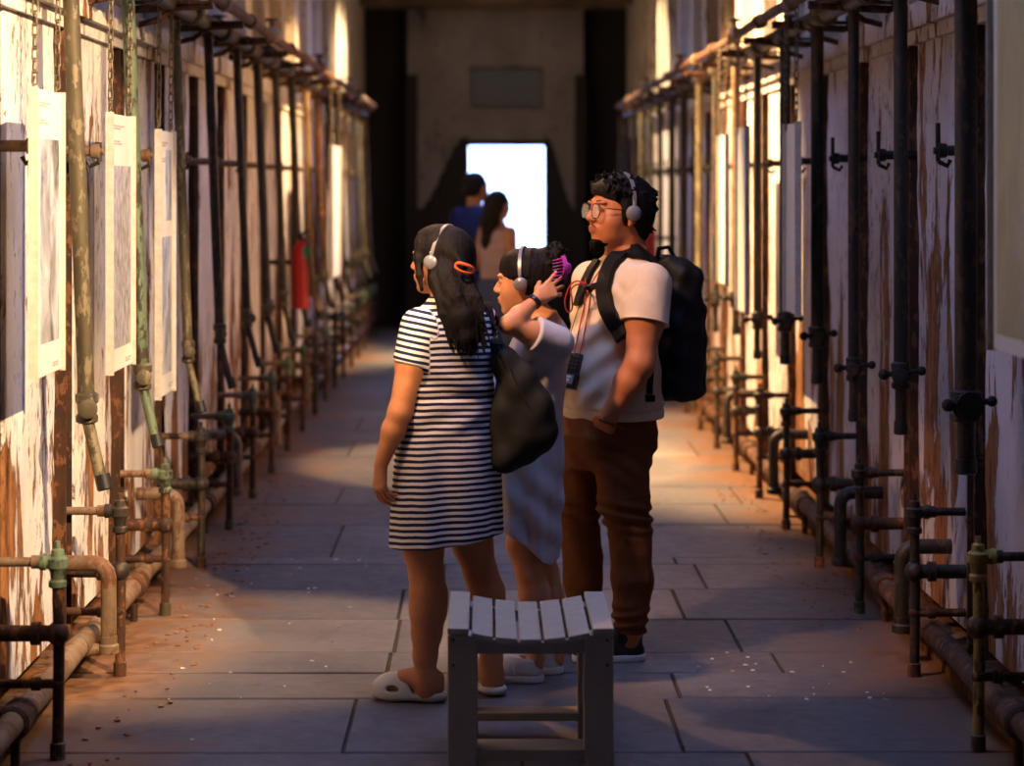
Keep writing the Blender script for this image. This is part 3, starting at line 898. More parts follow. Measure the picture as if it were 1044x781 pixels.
poster(1, 1.30, 11.7, 12.1, 1.1, 1.92, [], 'narrow bright poster on the right wall, fourth from the camera', text=False)
poster(1, 1.26, 4.7, 5.38, 1.24, 2.3, [(.05, .93, .04, .96, 'photo4')], 'large blurred yellowish board at the right edge, nearest the camera', text=False, chains=False)
o = [x for x in C.objects if x.get('label', '').startswith('large blurred')][0]
c = MB(); c.tube([(1.25, 4.8, 2.29), (1.25, 4.8, 2.62)], .008, 8); c.tube([(1.25, 5.3, 2.29), (1.25, 5.3, 2.62)], .008, 8); c.tube([(1.25, 4.7, 2.62), (1.25, 5.4, 2.62)], .012, 8); c.build('hanger', M['iron'], o)

def extinguisher(x, y, z, lab, s):
    root = empty('fire_extinguisher', (x, y, z), lab, 'extinguisher', 'fire extinguishers on the walls')
    b = MB(); b.lathe((x, y, z), (0, 0, 1), [(0, .05), (.01, .06), (.36, .06), (.40, .045), (.42, .025), (.44, .025)], 20); b.build('cylinder', M['red'], root)
    b = MB(); b.box((x, y, z + .46), (.03, .05, .04)); b.tube([(x, y, z + .47), (x + s * .06, y - .02, z + .50)], .009, 8); b.build('valve', M['iron'], root)
    b = MB(); b.tube([(x, y, z + .45), (x + s * .05, y - .05, z + .42), (x + s * .07, y - .05, z + .2), (x + s * .07, y - .04, z + .08)], .011, 8); b.build('hose', M['black'], root)
    b = MB(); b.box((x + s * .045, y - .05, z + .36), (.05, .01, .07)); b.build('tag', M['greenlab'], root)
    b = MB(); b.bb((min(x - s * .06, x - s * .3), y - .02, z + .28), (max(x - s * .06, x - s * .3), y + .02, z + .31)); b.build('wall_mount', M['iron'], root)
extinguisher(-1.19, 13.72, .86, 'red fire extinguisher with a green tag far along the left wall', 1)
extinguisher(1.37, 18.3, .90, 'blurred red fire extinguisher far along the right wall, behind the backpack', -1)

# paint flakes and crumbs on the floor
def flakes(x0, x1, y0, y1, n, mt, name, label, seed, sz=(.003, .012)):
    r_ = random.Random(seed); b = MB()
    for _ in range(n):
        x = r_.uniform(x0, x1); y = r_.uniform(y0, y1); q = r_.uniform(*sz); a = r_.uniform(0, 6.28); k = r_.randint(3, 5)
        pts = [(x + q * math.cos(a + i * 6.28 / k) * r_.uniform(.5, 1.1), y + q * math.sin(a + i * 6.28 / k) * r_.uniform(.5, 1.1)) for i in range(k)]
        v = [(p[0], p[1], .0005) for p in pts] + [(p[0], p[1], .0035 + r_.uniform(0, .002)) for p in pts]
        b.add(v, [tuple(range(k - 1, -1, -1)), tuple(range(k, 2 * k))] + [(i, (i + 1) % k, k + (i + 1) % k, k + i) for i in range(k)])
    o = b.build(name, M[mt], smooth=0, origin=((x0 + x1) / 2, (y0 + y1) / 2, 0)); setp(o, label, 'debris', kind='stuff')
flakes(.7, 1.30, 6.9, 7.6, 26, 'flake', 'paint_flakes', 'white paint flakes on the floor near the right wall', 1)
flakes(-1.1, -.5, 6.4, 9.5, 34, 'flake', 'paint_flakes', 'white paint flakes on the floor near the left wall', 2)
flakes(-1.22, -1.0, 6.0, 12, 150, 'dirt', 'rust_crumbs', 'reddish brown crumbs along the foot of the left wall', 3, (.004, .016))
flakes(1.2, 1.48, 8.0, 12, 110, 'dirt', 'rust_crumbs', 'reddish brown crumbs along the foot of the right wall', 4, (.004, .016))
# ------------------------------------------------------------------ stool in the foreground
def stool():
    x0, x1 = -.115, .354; yf, yb = 5.97, 6.50; T = .082; cx = (x0 + x1) / 2
    root = empty('stool', (cx, (yf + yb) / 2, 0), 'grey painted wooden stool with a curved slatted seat in the foreground', 'stool')
    curve = lambda x: .392 + .036 * abs((x - cx) / ((x1 - x0) / 2)) ** 1.7 * 1.0
    for xx in (x0 + .004, x1 - T - .004):
        for yy, hh in ((yf + .02, 0), (yb - .02 - .075, .0)):
            b = MB(); b.bb((xx, yy, 0), (xx + T, yy + .075 * (1 if hh == 0 else 1), .398)); b.build('leg', M['stool'], root, bevel=.003)
    # seat slats follow the dip
    n = 7; w = (x1 - x0) / n
    for i in range(n):
        xa, xb = x0 + w * i + .004, x0 + w * (i + 1) - .004
        if i == 0: za = zb = .423
        elif i == n - 1: za = zb = .423
        else: za, zb = curve(xa), curve(xb)
        if i == 0: za, zb = .424, .422
        v = []
        for y in (yf - .006, yb + .006): v += [(xa, y, za - .018), (xb, y, zb - .018), (xb, y, zb), (xa, y, za)]
        b = MB(); b.add(v, [(0, 1, 2, 3), (7, 6, 5, 4), (0, 4, 5, 1), (1, 5, 6, 2), (2, 6, 7, 3), (3, 7, 4, 0)])
        b.build('seat_slat', M['stool'], root, bevel=.003)
    for y in (yf + .028, yb - .053):                      # aprons, their top edge cut to the curve
        b = MB(); N = 16; v = []; f = []; xa, xb = x0 + T, x1 - T
        for i in range(N + 1):
            x = xa + (xb - xa) * i / N
            for yy in (y, y + .025): v += [(x, yy, .345), (x, yy, curve(x) - .017)]
        for i in range(N):
            k = i * 4
            f += [(k, k + 4, k + 5, k + 1), (k + 2, k + 3, k + 7, k + 6), (k + 1, k + 5, k + 7, k + 3), (k, k + 2, k + 6, k + 4)]
        f += [(0, 1, 3, 2), (N * 4, N * 4 + 2, N * 4 + 3, N * 4 + 1)]
        b.add(v, f); b.build('apron', M['stool'], root)
    for x in (x0 + .012, x1 - .037):
        b = MB(); b.bb((x, yf + .095, .33), (x + .025, yb - .095, .40)); b.build('side_rail', M['stool'], root, bevel=.003)
        b = MB(); b.bb((x, yf + .095, .05), (x + .025, yb - .095, .09)); b.build('side_stretcher', M['stool'], root, bevel=.003)
    b = MB(); b.bb((x0 + T, yf + .03, .045), (x1 - T, yf + .15, .078)); b.build('front_stretcher', M['stool'], root, bevel=.003)
    b = MB(); b.bb((x0 + T, yb - .11, .06), (x1 - T, yb - .03, .085)); b.build('rear_stretcher', M['stool'], root, bevel=.003)
    for x in (x0 + .02, x1 - .022):
        for z in (.385, .315):
            b = MB(); b.cyl((x, yf + .021, z), (x, yf + .0185, z), .0042, n=12); b.build('screw', M['screw'], root)
stool()
# ------------------------------------------------------------------ people
def V3(p): return Vector(p)

def sdf_head(S, c, f, u=(0, 0, 1), s=1.0, neck=None, nr=.055, fat=0.0):
    """adds a head (with face and ears) to the body field; returns local -> world"""
    f, l, u = basis(f, u); B = (tuple(f), tuple(l), tuple(u)); c = V3(c)
    L = lambda a, b, d: c + (f * a + l * b + u * d) * s
    E = lambda a, b, d, r, k=.02, op='add': S.ell(L(a, b, d), [q * s for q in r], B, k * s, op)
    E(-.014, 0, .028, (.097, .077, .087))
    E(.028, 0, -.02, (.060, .060 + fat, .082), .03)
    E(.035, 0, -.070, (.046, .050 + fat, .038), .03)
    E(.066, 0, -.098, (.022, .024, .017), .02)
    for q in (-1, 1):
        E(.048, q * .040, -.032, (.030, .024 + fat, .030), .02)
        E(.082, q * .030, .026, (.012, .024, .007), .012)
        E(.094, q * .031, .006, (.014, .017, .009), .010, 'sub')
        E(.079, q * .031, .006, (.012, .016, .010), .004)
        E(.094, q * .012, -.030, (.010, .008, .007), .006)
        # ear
        E(-.006, q * .077, -.012, (.017, .009, .030), .006); E(-.004, q * .084, -.008, (.009, .006, .017), .004, 'sub')
        E(.0, q * .078, -.038, (.008, .006, .008), .005)
    S.cap(L(.088, 0, .014), L(.106, 0, -.024), .0075 * s, .0115 * s, .012 * s)
    E(.092, 0, -.054, (.010, .023, .0052), .004); E(.089, 0, -.065, (.011, .019, .0065), .004)
    E(.1035, 0, -.0592, (.010, .022, .0016), .002, 'sub')
    E(.075, 0, -.060, (.018, .030, .022), .014)
    if neck is not None:
        S.cap(L(-.022, 0, -.05), neck, nr * s, nr * 1.12, .025)
    return L, (f, l, u)

def lip_attr(L, s):
    a = L(.094, 0, -.060)
    def fn(V):
        d = V - np.array(a)
        f, l, u = (np.array(L(1, 0, 0) - L(0, 0, 0)), np.array(L(0, 1, 0) - L(0, 0, 0)), np.array(L(0, 0, 1) - L(0, 0, 0)))
        x = d @ f / (f @ f); y = d @ l / (l @ l); z = d @ u / (u @ u)
        q = np.sqrt((y / .023) ** 2 + (z / .0125) ** 2 + (x / .02) ** 2)
        return np.clip((1.15 - q) / .3, 0, 1)
    return fn

def eyes(L, fr, s, root, lid=.55):
    f, l, u = fr; R = Matrix((f, l, u)).transposed()
    for q in (-1, 1):
        b = MB(); b.ball(L(.0835, q * .031, .0055), (.0085 * s, .0135 * s, .0050 * s), 16, R); e = b.build('eye', M['eyew'], root)
        b = MB(); b.ball(L(.0885, q * .031, .0055), (.0045 * s, .0058 * s, .0046 * s), 12, R); b.build('iris', M['iris'], e)
        b = MB(); b.tube([L(.082, q * .016, .008), L(.0905, q * .024, .0115), L(.0915, q * .032, .0125), L(.088, q * .040, .0105), L(.080, q * .046, .006)], [.0008 * s, .0015 * s, .0016 * s, .0015 * s, .0008 * s], 6)
        b.build('eyelash', M['hair'], root)
        b = MB(); b.tube([L(.0905, q * .013, .0290), L(.0920, q * .022, .0310), L(.0895, q * .034, .0315), L(.082, q * .046, .0290), L(.077, q * .051, .0265)], [.0018 * s, .0032 * s, .0034 * s, .0026 * s, .001 * s], 8, flat=.6)
        b.build('eyebrow', M['hair'], root)

def sdf_hand(S, w, d, n, side, s=1.0, curl=(.5, .55, .6, .65), spread=.06, thumb=(.6, .4), wr=.024):
    """w wrist, d pointing direction, n the way the palm faces, side towards the thumb"""
    w = V3(w); d = V3(d).normalized(); n = (V3(n) - d * V3(n).dot(d)).normalized(); side = V3(side); side = (side - d * side.dot(d) - n * side.dot(n)).normalized()
    off = (.030, .010, -.010, -.029); ln = ((.042, .025, .020), (.046, .029, .021), (.043, .027, .021), (.034, .020, .018)); bl = (.086, .090, .087, .079)
    tips = []
    S.cap(w, w + d * .045 * s, wr * s, .026 * s, .01, sq=(n, .62))
    for i in range(4):
        base = w + (d * bl[i] + side * off[i]) * s
        S.cap(w + (d * .02 + side * off[i] * .55) * s, base, .0135 * s, .0112 * s, .012 * s)
        a = .15 * curl[i]; p = base; dd = (d + side * spread * (1.5 - i)).normalized()
        for j in range(3):
            a += curl[i] * (1.0, 1.15, .8)[j]
            q = dd * math.cos(a) + n * math.sin(a)
            e = p + q * ln[i][j] * s
            r0 = (.0092, .0083, .0074)[j] * s; r1 = (.0083, .0074, .0060)[j] * s
            S.cap(p, e, r0, r1, .003); p = e
        tips.append(p)
    p = w + (d * .022 + side * .020) * s; t = (side * .85 + d * .75 + n * thumb[1]).normalized()
    S.cap(w + d * .015 * s, p + t * .022 * s, .015 * s, .0125 * s, .014 * s)
    p = p + t * .022 * s
    t2 = (side * thumb[0] * .6 + d * 1.0 + n * thumb[1] * 1.5).normalized(); e = p + t2 * .032 * s; S.cap(p, e, .0115 * s, .0098 * s, .004)
    t3 = (t2 + n * .35 - side * .15).normalized(); S.cap(e, e + t3 * .026 * s, .0098 * s, .0072 * s, .004)
    return tips

def tufts(S, L, s, spec, seed=1):
    """hair locks: spec = list of (start, end, r) local triples with jitter"""
    for a, b, r0, r1 in spec: S.cap(L(*a), L(*b), r0 * s, r1 * s, .006)

def headphones(L, fr, s, label, group, lean=0.0, parent_loc=None, wire=None, mt='silver'):
    f, l, u = fr; c0 = L(-.004, 0, .02)
    root = empty('headphones', L(0, 0, .12), label, 'headphones', group)
    pts = []; nr = []
    for i in range(25):
        a = math.pi * (i / 24) ; y = math.cos(a) * .091; z = math.sin(a) * .105
        k = z / .105
        p = L(-.004 + lean * k, y, .020 + z - (.012 * (1 - k))); pts.append(p); nr.append((f * 0 + l * math.cos(a) + u * math.sin(a)))
    b = MB(); b.ribbon(pts, nr, .013 * s, .004 * s); b.build('headband', M[mt], root)
    for q in (-1, 1):
        ax = l * q; p = L(-.004, q * .086, -.002)
        b = MB(); b.lathe(p, ax, [(0, .020 * s), (.004 * s, .024 * s), (.012 * s, .024 * s), (.018 * s, .017 * s), (.020 * s, .006 * s)], 22); cup = b.build('ear_cup', M[mt], root)
        b = MB(); b.lathe(p - ax * .008 * s, ax, [(0, .019 * s), (.003 * s, .024 * s), (.009 * s, .024 * s), (.011 * s, .02 * s)], 22); b.build('ear_pad', M['padfoam'], cup)
        b = MB(); b.box(L(-.004, q * .093, .020), (.008, .008, .03 * s)); b.build('slider', M[mt], root, bevel=.002)
    return root

def shoe(heel, d, L_, root, upper, sole, h=.075, laces=None, ankle=.045, swoosh=False, panel=None):
    """closed shoe; heel = point on the floor below the back of the heel"""
    d = V3((d[0], d[1], 0)).normalized(); w = V3((-d.y, d.x, 0)); h0 = V3(heel); B = (tuple(d), tuple(w), (0, 0, 1))
    lo = h0 + V3((-.16, -.16, -.01)); hi = h0 + d * L_ + V3((.16, .16, .2)); lo2 = [min(a, b) - .02 for a, b in zip(lo, h0 + d * L_ - V3((.16, .16, 0)))]; hi2 = [max(a, b) + .02 for a, b in zip(hi, h0 + V3((.16, .16, .16)))]
    lo2[2] = -.012; hi2[2] = .2
    Q = lambda a, b, z: h0 + d * a * L_ + w * b + V3((0, 0, z))
    S = SDF(lo2, hi2, .0035)
    S.cap(Q(.16, 0, .030), Q(.62, 0, .030), .036, .044, .02, sq=((0, 0, 1), .8)); S.cap(Q(.62, 0, .030), Q(.80, 0, .026), .044, .038, .02, sq=((0, 0, 1), .7))
    S.cap(Q(.18, 0, .045), Q(.18, 0, h), .034, .036, .02); S.cap(Q(.30, 0, h), Q(.62, 0, .048), .036, .032, .03)
    S.cap(Q(.22, 0, h + .01), Q(.22, 0, h + .09), .028, .03, .003, op='sub'); S.cut((0, 0, .018), (0, 0, -1))
    S.cut(Q(.2, 0, h + .012), (-d.x * .12, -d.y * .12, 1))
    u = sdf_obj('shoe', S, M[upper], root)
    S = SDF(lo2, hi2, .0035)
    S.cap(Q(.155, 0, .012), Q(.60, 0, .012), .040, .047, .02); S.cap(Q(.60, 0, .012), Q(.80, 0, .014), .047, .041, .02)
    S.cut((0, 0, .026), (0, 0, 1)); S.cut((0, 0, .0), (0, 0, -1))
    sdf_obj('sole', S, M[sole], u)
    if laces:
        for i in range(5):
            t = .36 + i * .07; z = h * (1.28 - (t - .3) * 1.35)
            b = MB(); b.tube([Q(t, -.026, z - .010), Q(t + .02, 0, z + .004), Q(t, .026, z - .010)], .0026, 6); b.build('lace', M[laces], u)
        for q in (-1, 1):
            b = MB(); b.tube([Q(.38, 0, h * 1.18), Q(.36, q * .03, h * 1.1), Q(.42, q * .045, h * .75), Q(.38, q * .05, h * .45)], .0022, 6); b.build('lace', M[laces], u)
    if swoosh:
        b = MB(); b.tube([Q(.20, -.0395, .052), Q(.30, -.0425, .044), Q(.42, -.0450, .046), Q(.58, -.0445, .060)], [.001, .0035, .004, .0008], 6, flat=1); b.build('side_mark', M['white_sh'], u)
    if panel:
        for i in range(3):
            b = MB(); t = .42 + i * .075; b.tube([Q(t, -.044, .030), Q(t + .03, -.040, .056)], [.006, .004], 6, flat=.5); b.build('side_panel', M[panel], u)
    return u

# ================================================================== the woman in the striped dress
def woman():
    Y = 6.92; g = P(455, 712, Y); g.z = 0
    root = empty('person', g, 'person in a navy and white striped dress seen from behind, with long black hair', 'person')
    tf = V3((-.77, .64, 0)).normalized(); tl = V3((-tf.y, tf.x, 0))
    W = lambda px, py, dy=0.0: P(px, py, Y + dy)
    S = SDF((g.x - .42, g.y - .42, -.01), (g.x + .36, g.y + .42, 1.56), .004)
    hc = W(450, 266, .02); hf = V3((-.90, .42, .03))
    s = .93
    L, fr = sdf_head(S, hc, hf, (0.02, 0, 1), s, neck=W(457, 312, 0.0), nr=.050)
    cx = lambda px: (px - 497) * Y / FPX
    sec = [(.64, 456, .150, .125), (.80, 457, .160, .135), (.98, 454.5, .145, .132), (1.10, 456, .148, .118), (1.18, 458, .165, .10), (1.235, 459, .140, .078), (1.275, 459, .075, .055)]
    S.loft([(z, cx(p), Y, a, b) for z, p, a, b in sec], (tl.x, tl.y), .03)
    c = V3((cx(459), Y, 0))
    SL = c + tl * .150 + V3((0, 0, 1.205)); SR = c - tl * .150 + V3((0, 0, 1.205))
    EL = W(408, 420, -.13); WL = W(388.5, 473, -.10)
    S.chain([(SL, .050), (SL.lerp(EL, .4), .046), (EL, .036)], .03); S.chain([(EL, .0365), (EL.lerp(WL, .35), .036), (WL, .0225)], .02)
    hd = (W(387, 500, -.10) - WL).normalized()
    sdf_hand(S, WL, hd, (.75, .55, 0), (-.35, .9, 0), .86, curl=(.35, .42, .5, .55), thumb=(.3, .5), wr=.026)
    ER = W(492, 402, .24); WR = W(462, 425, .30)
    S.chain([(SR, .048), (ER, .036)], .03); S.chain([(ER, .036), (WR, .023)], .02)
    sdf_hand(S, WR, (WR - ER), (0, 0, -1), (0, 1, 0), .86, curl=(.9, .95, 1, 1))
    # legs
    lg = [((431, 530), .085), ((431.5, 560), .063), ((434.5, 583), .0535), ((437, 606), .0585), ((436.5, 622), .0575), ((435, 645), .047), ((433.5, 668), .037), ((433.5, 690), .0335), ((434.5, 702), .034)]
    S.chain([(W(*p, -.05), r) for p, r in lg], .02)
    S.ell(W(438, 611, -.075), (.045, .045, .085), None, .02)                      # calf
    lr = [((478, 525), .085), ((482, 556), .063), ((489.5, 583), .053), ((496, 604), .057), ((499.5, 625), .054), ((500.5, 650), .042), ((501, 672), .034), ((501, 690), .031), ((501.5, 699), .032)]
    S.chain([(W(*p, .06), r) for p, r in lr], .02)
    # feet
    fl0 = W(441, 705, -.03); fl0.z = .055; fd = V3((-.98, .20, 0)).normalized()
    for q, (h0, d0) in enumerate(((fl0, fd), (V3((W(503, 700, .05).x, Y + .06, .055)), V3((-.50, .86, 0)).normalized()))):
        wv = V3((-d0.y, d0.x, 0))
        S.cap(h0, h0 + d0 * .09 + V3((0, 0, .005)), .030, .034, .02); S.cap(h0 + d0 * .04 + V3((0, 0, .03)), h0 + d0 * .14 + V3((0, 0, -.008)), .03, .026, .03, sq=((0, 0, 1), .8))
        for k in range(5):
            t = h0 + d0 * (.155 - .009 * abs(k - 1)) + wv * (.026 - .013 * k) * (1 if q else 1) + V3((0, 0, -.014))
            S.cap(h0 + d0 * .10 + wv * (.018 - .009 * k) + V3((0, 0, -.006)), t, .014, .0085 if k else .011, .008)
        S.cap(h0 + d0 * -.012 + V3((0, 0, -.008)), h0 + d0 * -.012 + V3((0, 0, .02)), .026, .026, .015)
    sdf_obj('body', S, M['skin_w'], root, attrs={'lip': lip_attr(L, s)}, smooth_it=1)
    eyes(L, fr, s, root)

    # the dress
    D = SDF((g.x - .34, g.y - .36, .40), (g.x + .34, g.y + .36, 1.36), .005)
    def folds(x, y, z):
        a = np.arctan2(y - Y, x - g.x)
        k = np.clip((1.0 - z) / .5, 0, 1)
        f = .006 * k * np.sin(a * 7 + 1.3 + z * 2) + .004 * k * np.sin(a * 11 + z * 5)
        f = f + .004 * np.exp(-((z - .985) / .02) ** 2) * 0 - .006 * np.exp(-((z - (.978 + .03 * (x - g.x))) / .008) ** 2)      # waist seam
        f = f + .004 * np.sin((z + .5 * (x - g.x)) * 55) * np.exp(-((z - 1.03) / .07) ** 2) + .0035 * np.sin((z - .6 * (x - g.x)) * 60) * np.exp(-((z - .90) / .05) ** 2)
        return f
    sec = [(.42, 455.5, .193, .17), (.50, 455.5, .190, .168), (.62, 456, .188, .166), (.72, 457, .186, .162), (.80, 457, .182, .158), (.90, 455.5, .172, .155), (.98, 454.5, .163, .152), (1.04, 455.5, .165, .145), (1.10, 456.5, .168, .136), (1.17, 458, .178, .118), (1.215, 459, .170, .100), (1.245, 459, .140, .086), (1.272, 459, .095, .070), (1.292, 459, .070, .06)]
    D.loft([(z, cx(p), Y, a, b) for z, p, a, b in sec], (tl.x, tl.y), .02, disp=folds)
    def slv(A, B, t):
        d = (B - A).normalized(); e = A + d * t
        D.cap(A - V3((0, 0, .002)), e, .060, .0585, .025, flat=True)
        return d, e
    dL, eL = slv(SL, EL, .125); dR, eR = slv(SR, ER, .12)
    D.cut((cx(455), Y, .512), (-.02, .0, -1) if False else (.118, 0, -1))
    sl = np.array(SL); dl = np.array(dL); sr = np.array(SR); dr = np.array(dR)
    def stripe(V):
        z = V[:, 2]; x = V[:, 0] - g.x
        t = z / .0195 - 1.9 * x * np.clip((z - .45) / .6, 0, 1) * 0 - x * 3.4 * np.clip((1.0 - z) / .5, 0, 1) + x * x * 18
        for so, do, e in ((sl, dl, SL), (sr, dr, SR)):
            q = (V - so) @ do; rad = np.linalg.norm((V - so) - q[:, None] * do, axis=1)
            out = (V[:, :2] - so[:2]) @ (np.array([tl.x, tl.y]) * (1 if so is sl else -1))
            m = ((out > -.012) | (q > .07)) & (rad < .075) & (q > -.06) & (q < .14)
            if so is sl: m &= (V[:, 0] < sl[0] + .035) | (q < .03)
            t = np.where(m, -q / .0195 + 66, t)
        return t
    keep = []
    dress = sdf_obj('dress', D, M['striped'], root, attrs={'stripe': stripe}, smooth_it=2, keep=keep)
    # hair, long and half tied back
    H = SDF(hc - V3((.22, .22, .42)), hc + V3((.22, .22, .2)), .004)
    E = lambda a, b, d, r, k=.02: H.ell(L(a, b, d), [q * s for q in r], tuple(tuple(v) for v in fr), k)
    E(-.020, 0, .032, (.104, .088, .092)); E(-.045, 0, -.015, (.080, .082, .080)); E(.020, 0, .055, (.078, .079, .070))
    H.ell(L(.085, 0, -.045), [.06 * s, .052 * s, .085 * s], tuple(tuple(v) for v in fr), .01, 'sub')
    for q in (-1, 1): H.chain([(L(.050, q * .062, .06), .020), (L(.055, q * .073, .01), .014), (L(.045, q * .078, -.05), .010), (L(.035, q * .074, -.10), .006)], .012)
    dn = [(462, 292, .04), (470, 322, .036), (477, 345, .024), (479, 362, .008)]
    back = lambda px, py, dy: W(px, py, dy)
    H.chain([(back(458, 285, -.04), .070), (back(466, 305, -.07), .062), (back(472, 325, -.115), .046), (back(477, 345, -.135), .030), (back(480, 361, -.14), .009)], .02)
    rr = random.Random(4)
    for i in range(46):
        x0 = 440 + rr.uniform(0, 40); x1 = 462 + (x0 - 440) * .85 + rr.uniform(-6, 6); y1 = rr.uniform(318, 366)
        dy = rr.uniform(-.02, .02)
        t = [(W(x0, 282 + rr.uniform(-6, 8), -.075 + dy), .012), (W((x0 + x1) / 2 + rr.uniform(-2, 3), (285 + y1) / 2, -.125 + dy * .4), .0085), (W(x1, y1, -.150 + dy * .3), .0025)]
        H.chain(t, .007)
    for i in range(30):                                   # locks running back over the head to the clip
        a = -1.3 + 2.6 * i / 29; st = L(.062 * math.cos(a * .6) + rr.uniform(-.01, .01), math.sin(a) * .078, .02 + math.cos(a) * .082)
        md = L(-.05, math.sin(a) * .080, .012 + math.cos(a) * .092); H.chain([(st, .007), (md, .008), (W(472, 272, -.10 + rr.uniform(0, .05)), .008)], .006)
    sdf_obj('hair', H, M['hair'], root, smooth_it=1)
    b = MB()
    for i in range(22):
        a = rr.uniform(-1.4, 1.6); p0 = L(-.02 + rr.uniform(-.05, .07), math.sin(a) * .085, .03 + math.cos(a) * .088)
        b.tube([p0, p0 + V3((rr.uniform(-.02, .02), 0, rr.uniform(-.005, .012))), p0 + V3((rr.uniform(-.035, .035), rr.uniform(-.02, .02), rr.uniform(-.03, .012)))], .0006, 4)
    for i in range(26):
        x0 = 462 + rr.uniform(0, 26); b.tube([W(x0, 300, -.13), W(x0 + rr.uniform(-3, 8), 325, -.155), W(x0 + rr.uniform(-4, 12), rr.uniform(335, 368), -.165)], .0007, 4)
    b.build('loose_hair', M['hair'], root)['kind'] = 'stuff'
    headphones(L, fr, s * 1.02, 'silver headphones on the head of the person in the striped dress', 'audio tour headphones', lean=-.02)
    # orange hair clip: an oval ring
    cc = W(473.5, 273.5, -.135)
    b = MB(); R = Matrix.Rotation(math.radians(20), 3, 'Y'); pts = []
    for i in range(28):
        t = 2 * math.pi * i / 28; c_, s_ = math.cos(t), math.sin(t)
        pts.append(cc + R @ V3((math.copysign(abs(c_) ** .75, c_) * .030, .006 * c_ - .012 * c_ * c_ * -1, math.copysign(abs(s_) ** .8, s_) * .0125)))
    b.tube(pts, .0062, 8, closed=True, flat=.7)
    setp(b.build('hair_clip', M['orange'], origin=cc), 'orange oval hair clip in the long black hair of the striped dress wearer', 'hair clip')
    # slides
    for q, (h0, d0) in enumerate(((fl0, fd), (V3((W(503, 700, .05).x, Y + .06, .055)), V3((-.50, .86, 0)).normalized()))):
        wv = V3((-d0.y, d0.x, 0)); o = V3((h0.x, h0.y, 0)); Bq = (tuple(d0), tuple(wv), (0, 0, 1))
        A = SDF([o.x - .25, o.y - .25, -.008], [o.x + .25, o.y + .25, .13], .0035)
        Q = lambda a, b, z: o + d0 * a + wv * b + V3((0, 0, z))
        A.cap(Q(.0, 0, .017), Q(.125, 0, .017), .040, .048, .02, sq=((0, 0, 1), .42)); A.cap(Q(.125, 0, .016), Q(.15, 0, .016), .048, .043, .02, sq=((0, 0, 1), .40))
        A.ell(Q(.0, 0, .020), (.050, .042, .022), Bq, .01); A.ell(Q(.0, 0, .040), (.040, .032, .016), Bq, .008, 'sub')
        U = SDF([o.x - .25, o.y - .25, -.008], [o.x + .25, o.y + .25, .13], .0035)
        U.ell(Q(.115, 0, .025), (.088, .0535, .066), Bq, 0); U.ell(Q(.110, 0, .026), (.088, .045, .056), Bq, .006, 'sub')
        U.cut(Q(.056, 0, .03), (-d0.x * .92, -d0.y * .92, .42)); U.cut((0, 0, .010), (0, 0, -1))
        for sd in (-1, 1): U.ell(Q(.122, sd * .05, .043), (.020, .03, .0095), Bq, .006, 'sub')
        U.ell(Q(.205, 0, .030), (.03, .028, .016), Bq, .006, 'sub')
        A.F = np.minimum(A.F, U.F); A.cut((0, 0, .0), (0, 0, -1))
        sdf_obj('slide_sandal', A, M['foam'], root, smooth_it=2)
    return root, keep[0], tf, tl, SL, SR
wr, w_dress, w_tf, w_tl, w_SL, w_SR = woman()

# the black shoulder bag
def shoulder_bag():
    Y = 6.86; c = P(535, 425, Y)
    root = empty('shoulder_bag', P(535, 488, Y), 'soft charcoal nylon shoulder bag hanging from the shoulder of the striped dress wearer', 'bag')
    S = SDF((c.x - .2, c.y - .22, c.z - .35), (c.x + .22, c.y + .22, c.z + .42), .0045)
    def wr(x, y, z):
        u = (x - c.x); v = (z - c.z)
        return .0035 * np.sin((u * 1.0 + v * .45) * 80 + 5 * v) * np.clip((v + .2) * 4, 0, 1) + .0025 * np.sin(u * 50 - v * 35)
    W = lambda px, py, dy=0: P(px, py, Y + dy)
    pr = [(506, 350, .022), (515, 372, .036), (523, 398, .050), (531, 425, .062), (535, 445, .062), (533, 456, .055)]
    q0 = None
    for (a, b_, r0), (a1, b1, r1) in zip(pr[:-1], pr[1:]):
        S.cap(W(a, b_), W(a1, b1), r0, r1, .03, sq=((.35, -1, 0), .9), disp=wr)
    S.cap(W(514, 420), W(516, 466), .045, .045, .04, disp=wr); S.cap(W(516, 466), W(548, 444), .045, .045, .03, disp=wr)
    S.chain([(W(517, 368), .030), (W(532, 390), .040), (W(546, 415), .045), (W(551, 438), .048)], .05, disp=wr)
    sdf_obj('bag_body', S, M['nylon'], root, smooth_it=2)
    top = V3(w_SR) + V3((-.030, 0, .062))
    def onto(pix, dz=.004):
        P_ = []; N_ = []
        for px, py in pix:
            h, n = hit(w_dress, px, py, dz)
            if h is not None: P_.append(h); N_.append(n)
        return P_, N_
    P1, N1 = onto([(497, 315), (499, 322), (501, 332), (503, 342)])
    e = P1[0] + V3((.0, .05, .0)); e.z = P1[0].z + .012
    P1 = [e + V3((0, .07, -.05)), e] + P1 + [W(507, 352, -.03), W(512, 372, -.035)]; N1 = [V3((0, .5, 1)), V3((0, 0, 1))] + N1 + [V3((.2, -1, .1))] * 2
    b = MB(); b.ribbon(P1, N1, .030, .006); b.build('strap', M['web'], root)
    P1, N1 = onto([(505, 322), (506, 334)])
    if len(P1) == 2:
        b = MB(); b.ribbon(P1 + [W(512, 352, .0), W(520, 372, .0)], N1 + [V3((.2, -1, .1))] * 2, .02, .005); b.build('strap', M['web'], root)
    b = MB()
    z = [W(508, 352, -.045), W(518, 372, -.06), W(530, 398, -.065), W(545, 425, -.065)]
    b.tube(z, .0025, 6); b.build('piping', M['nylon'], root)
shoulder_bag()

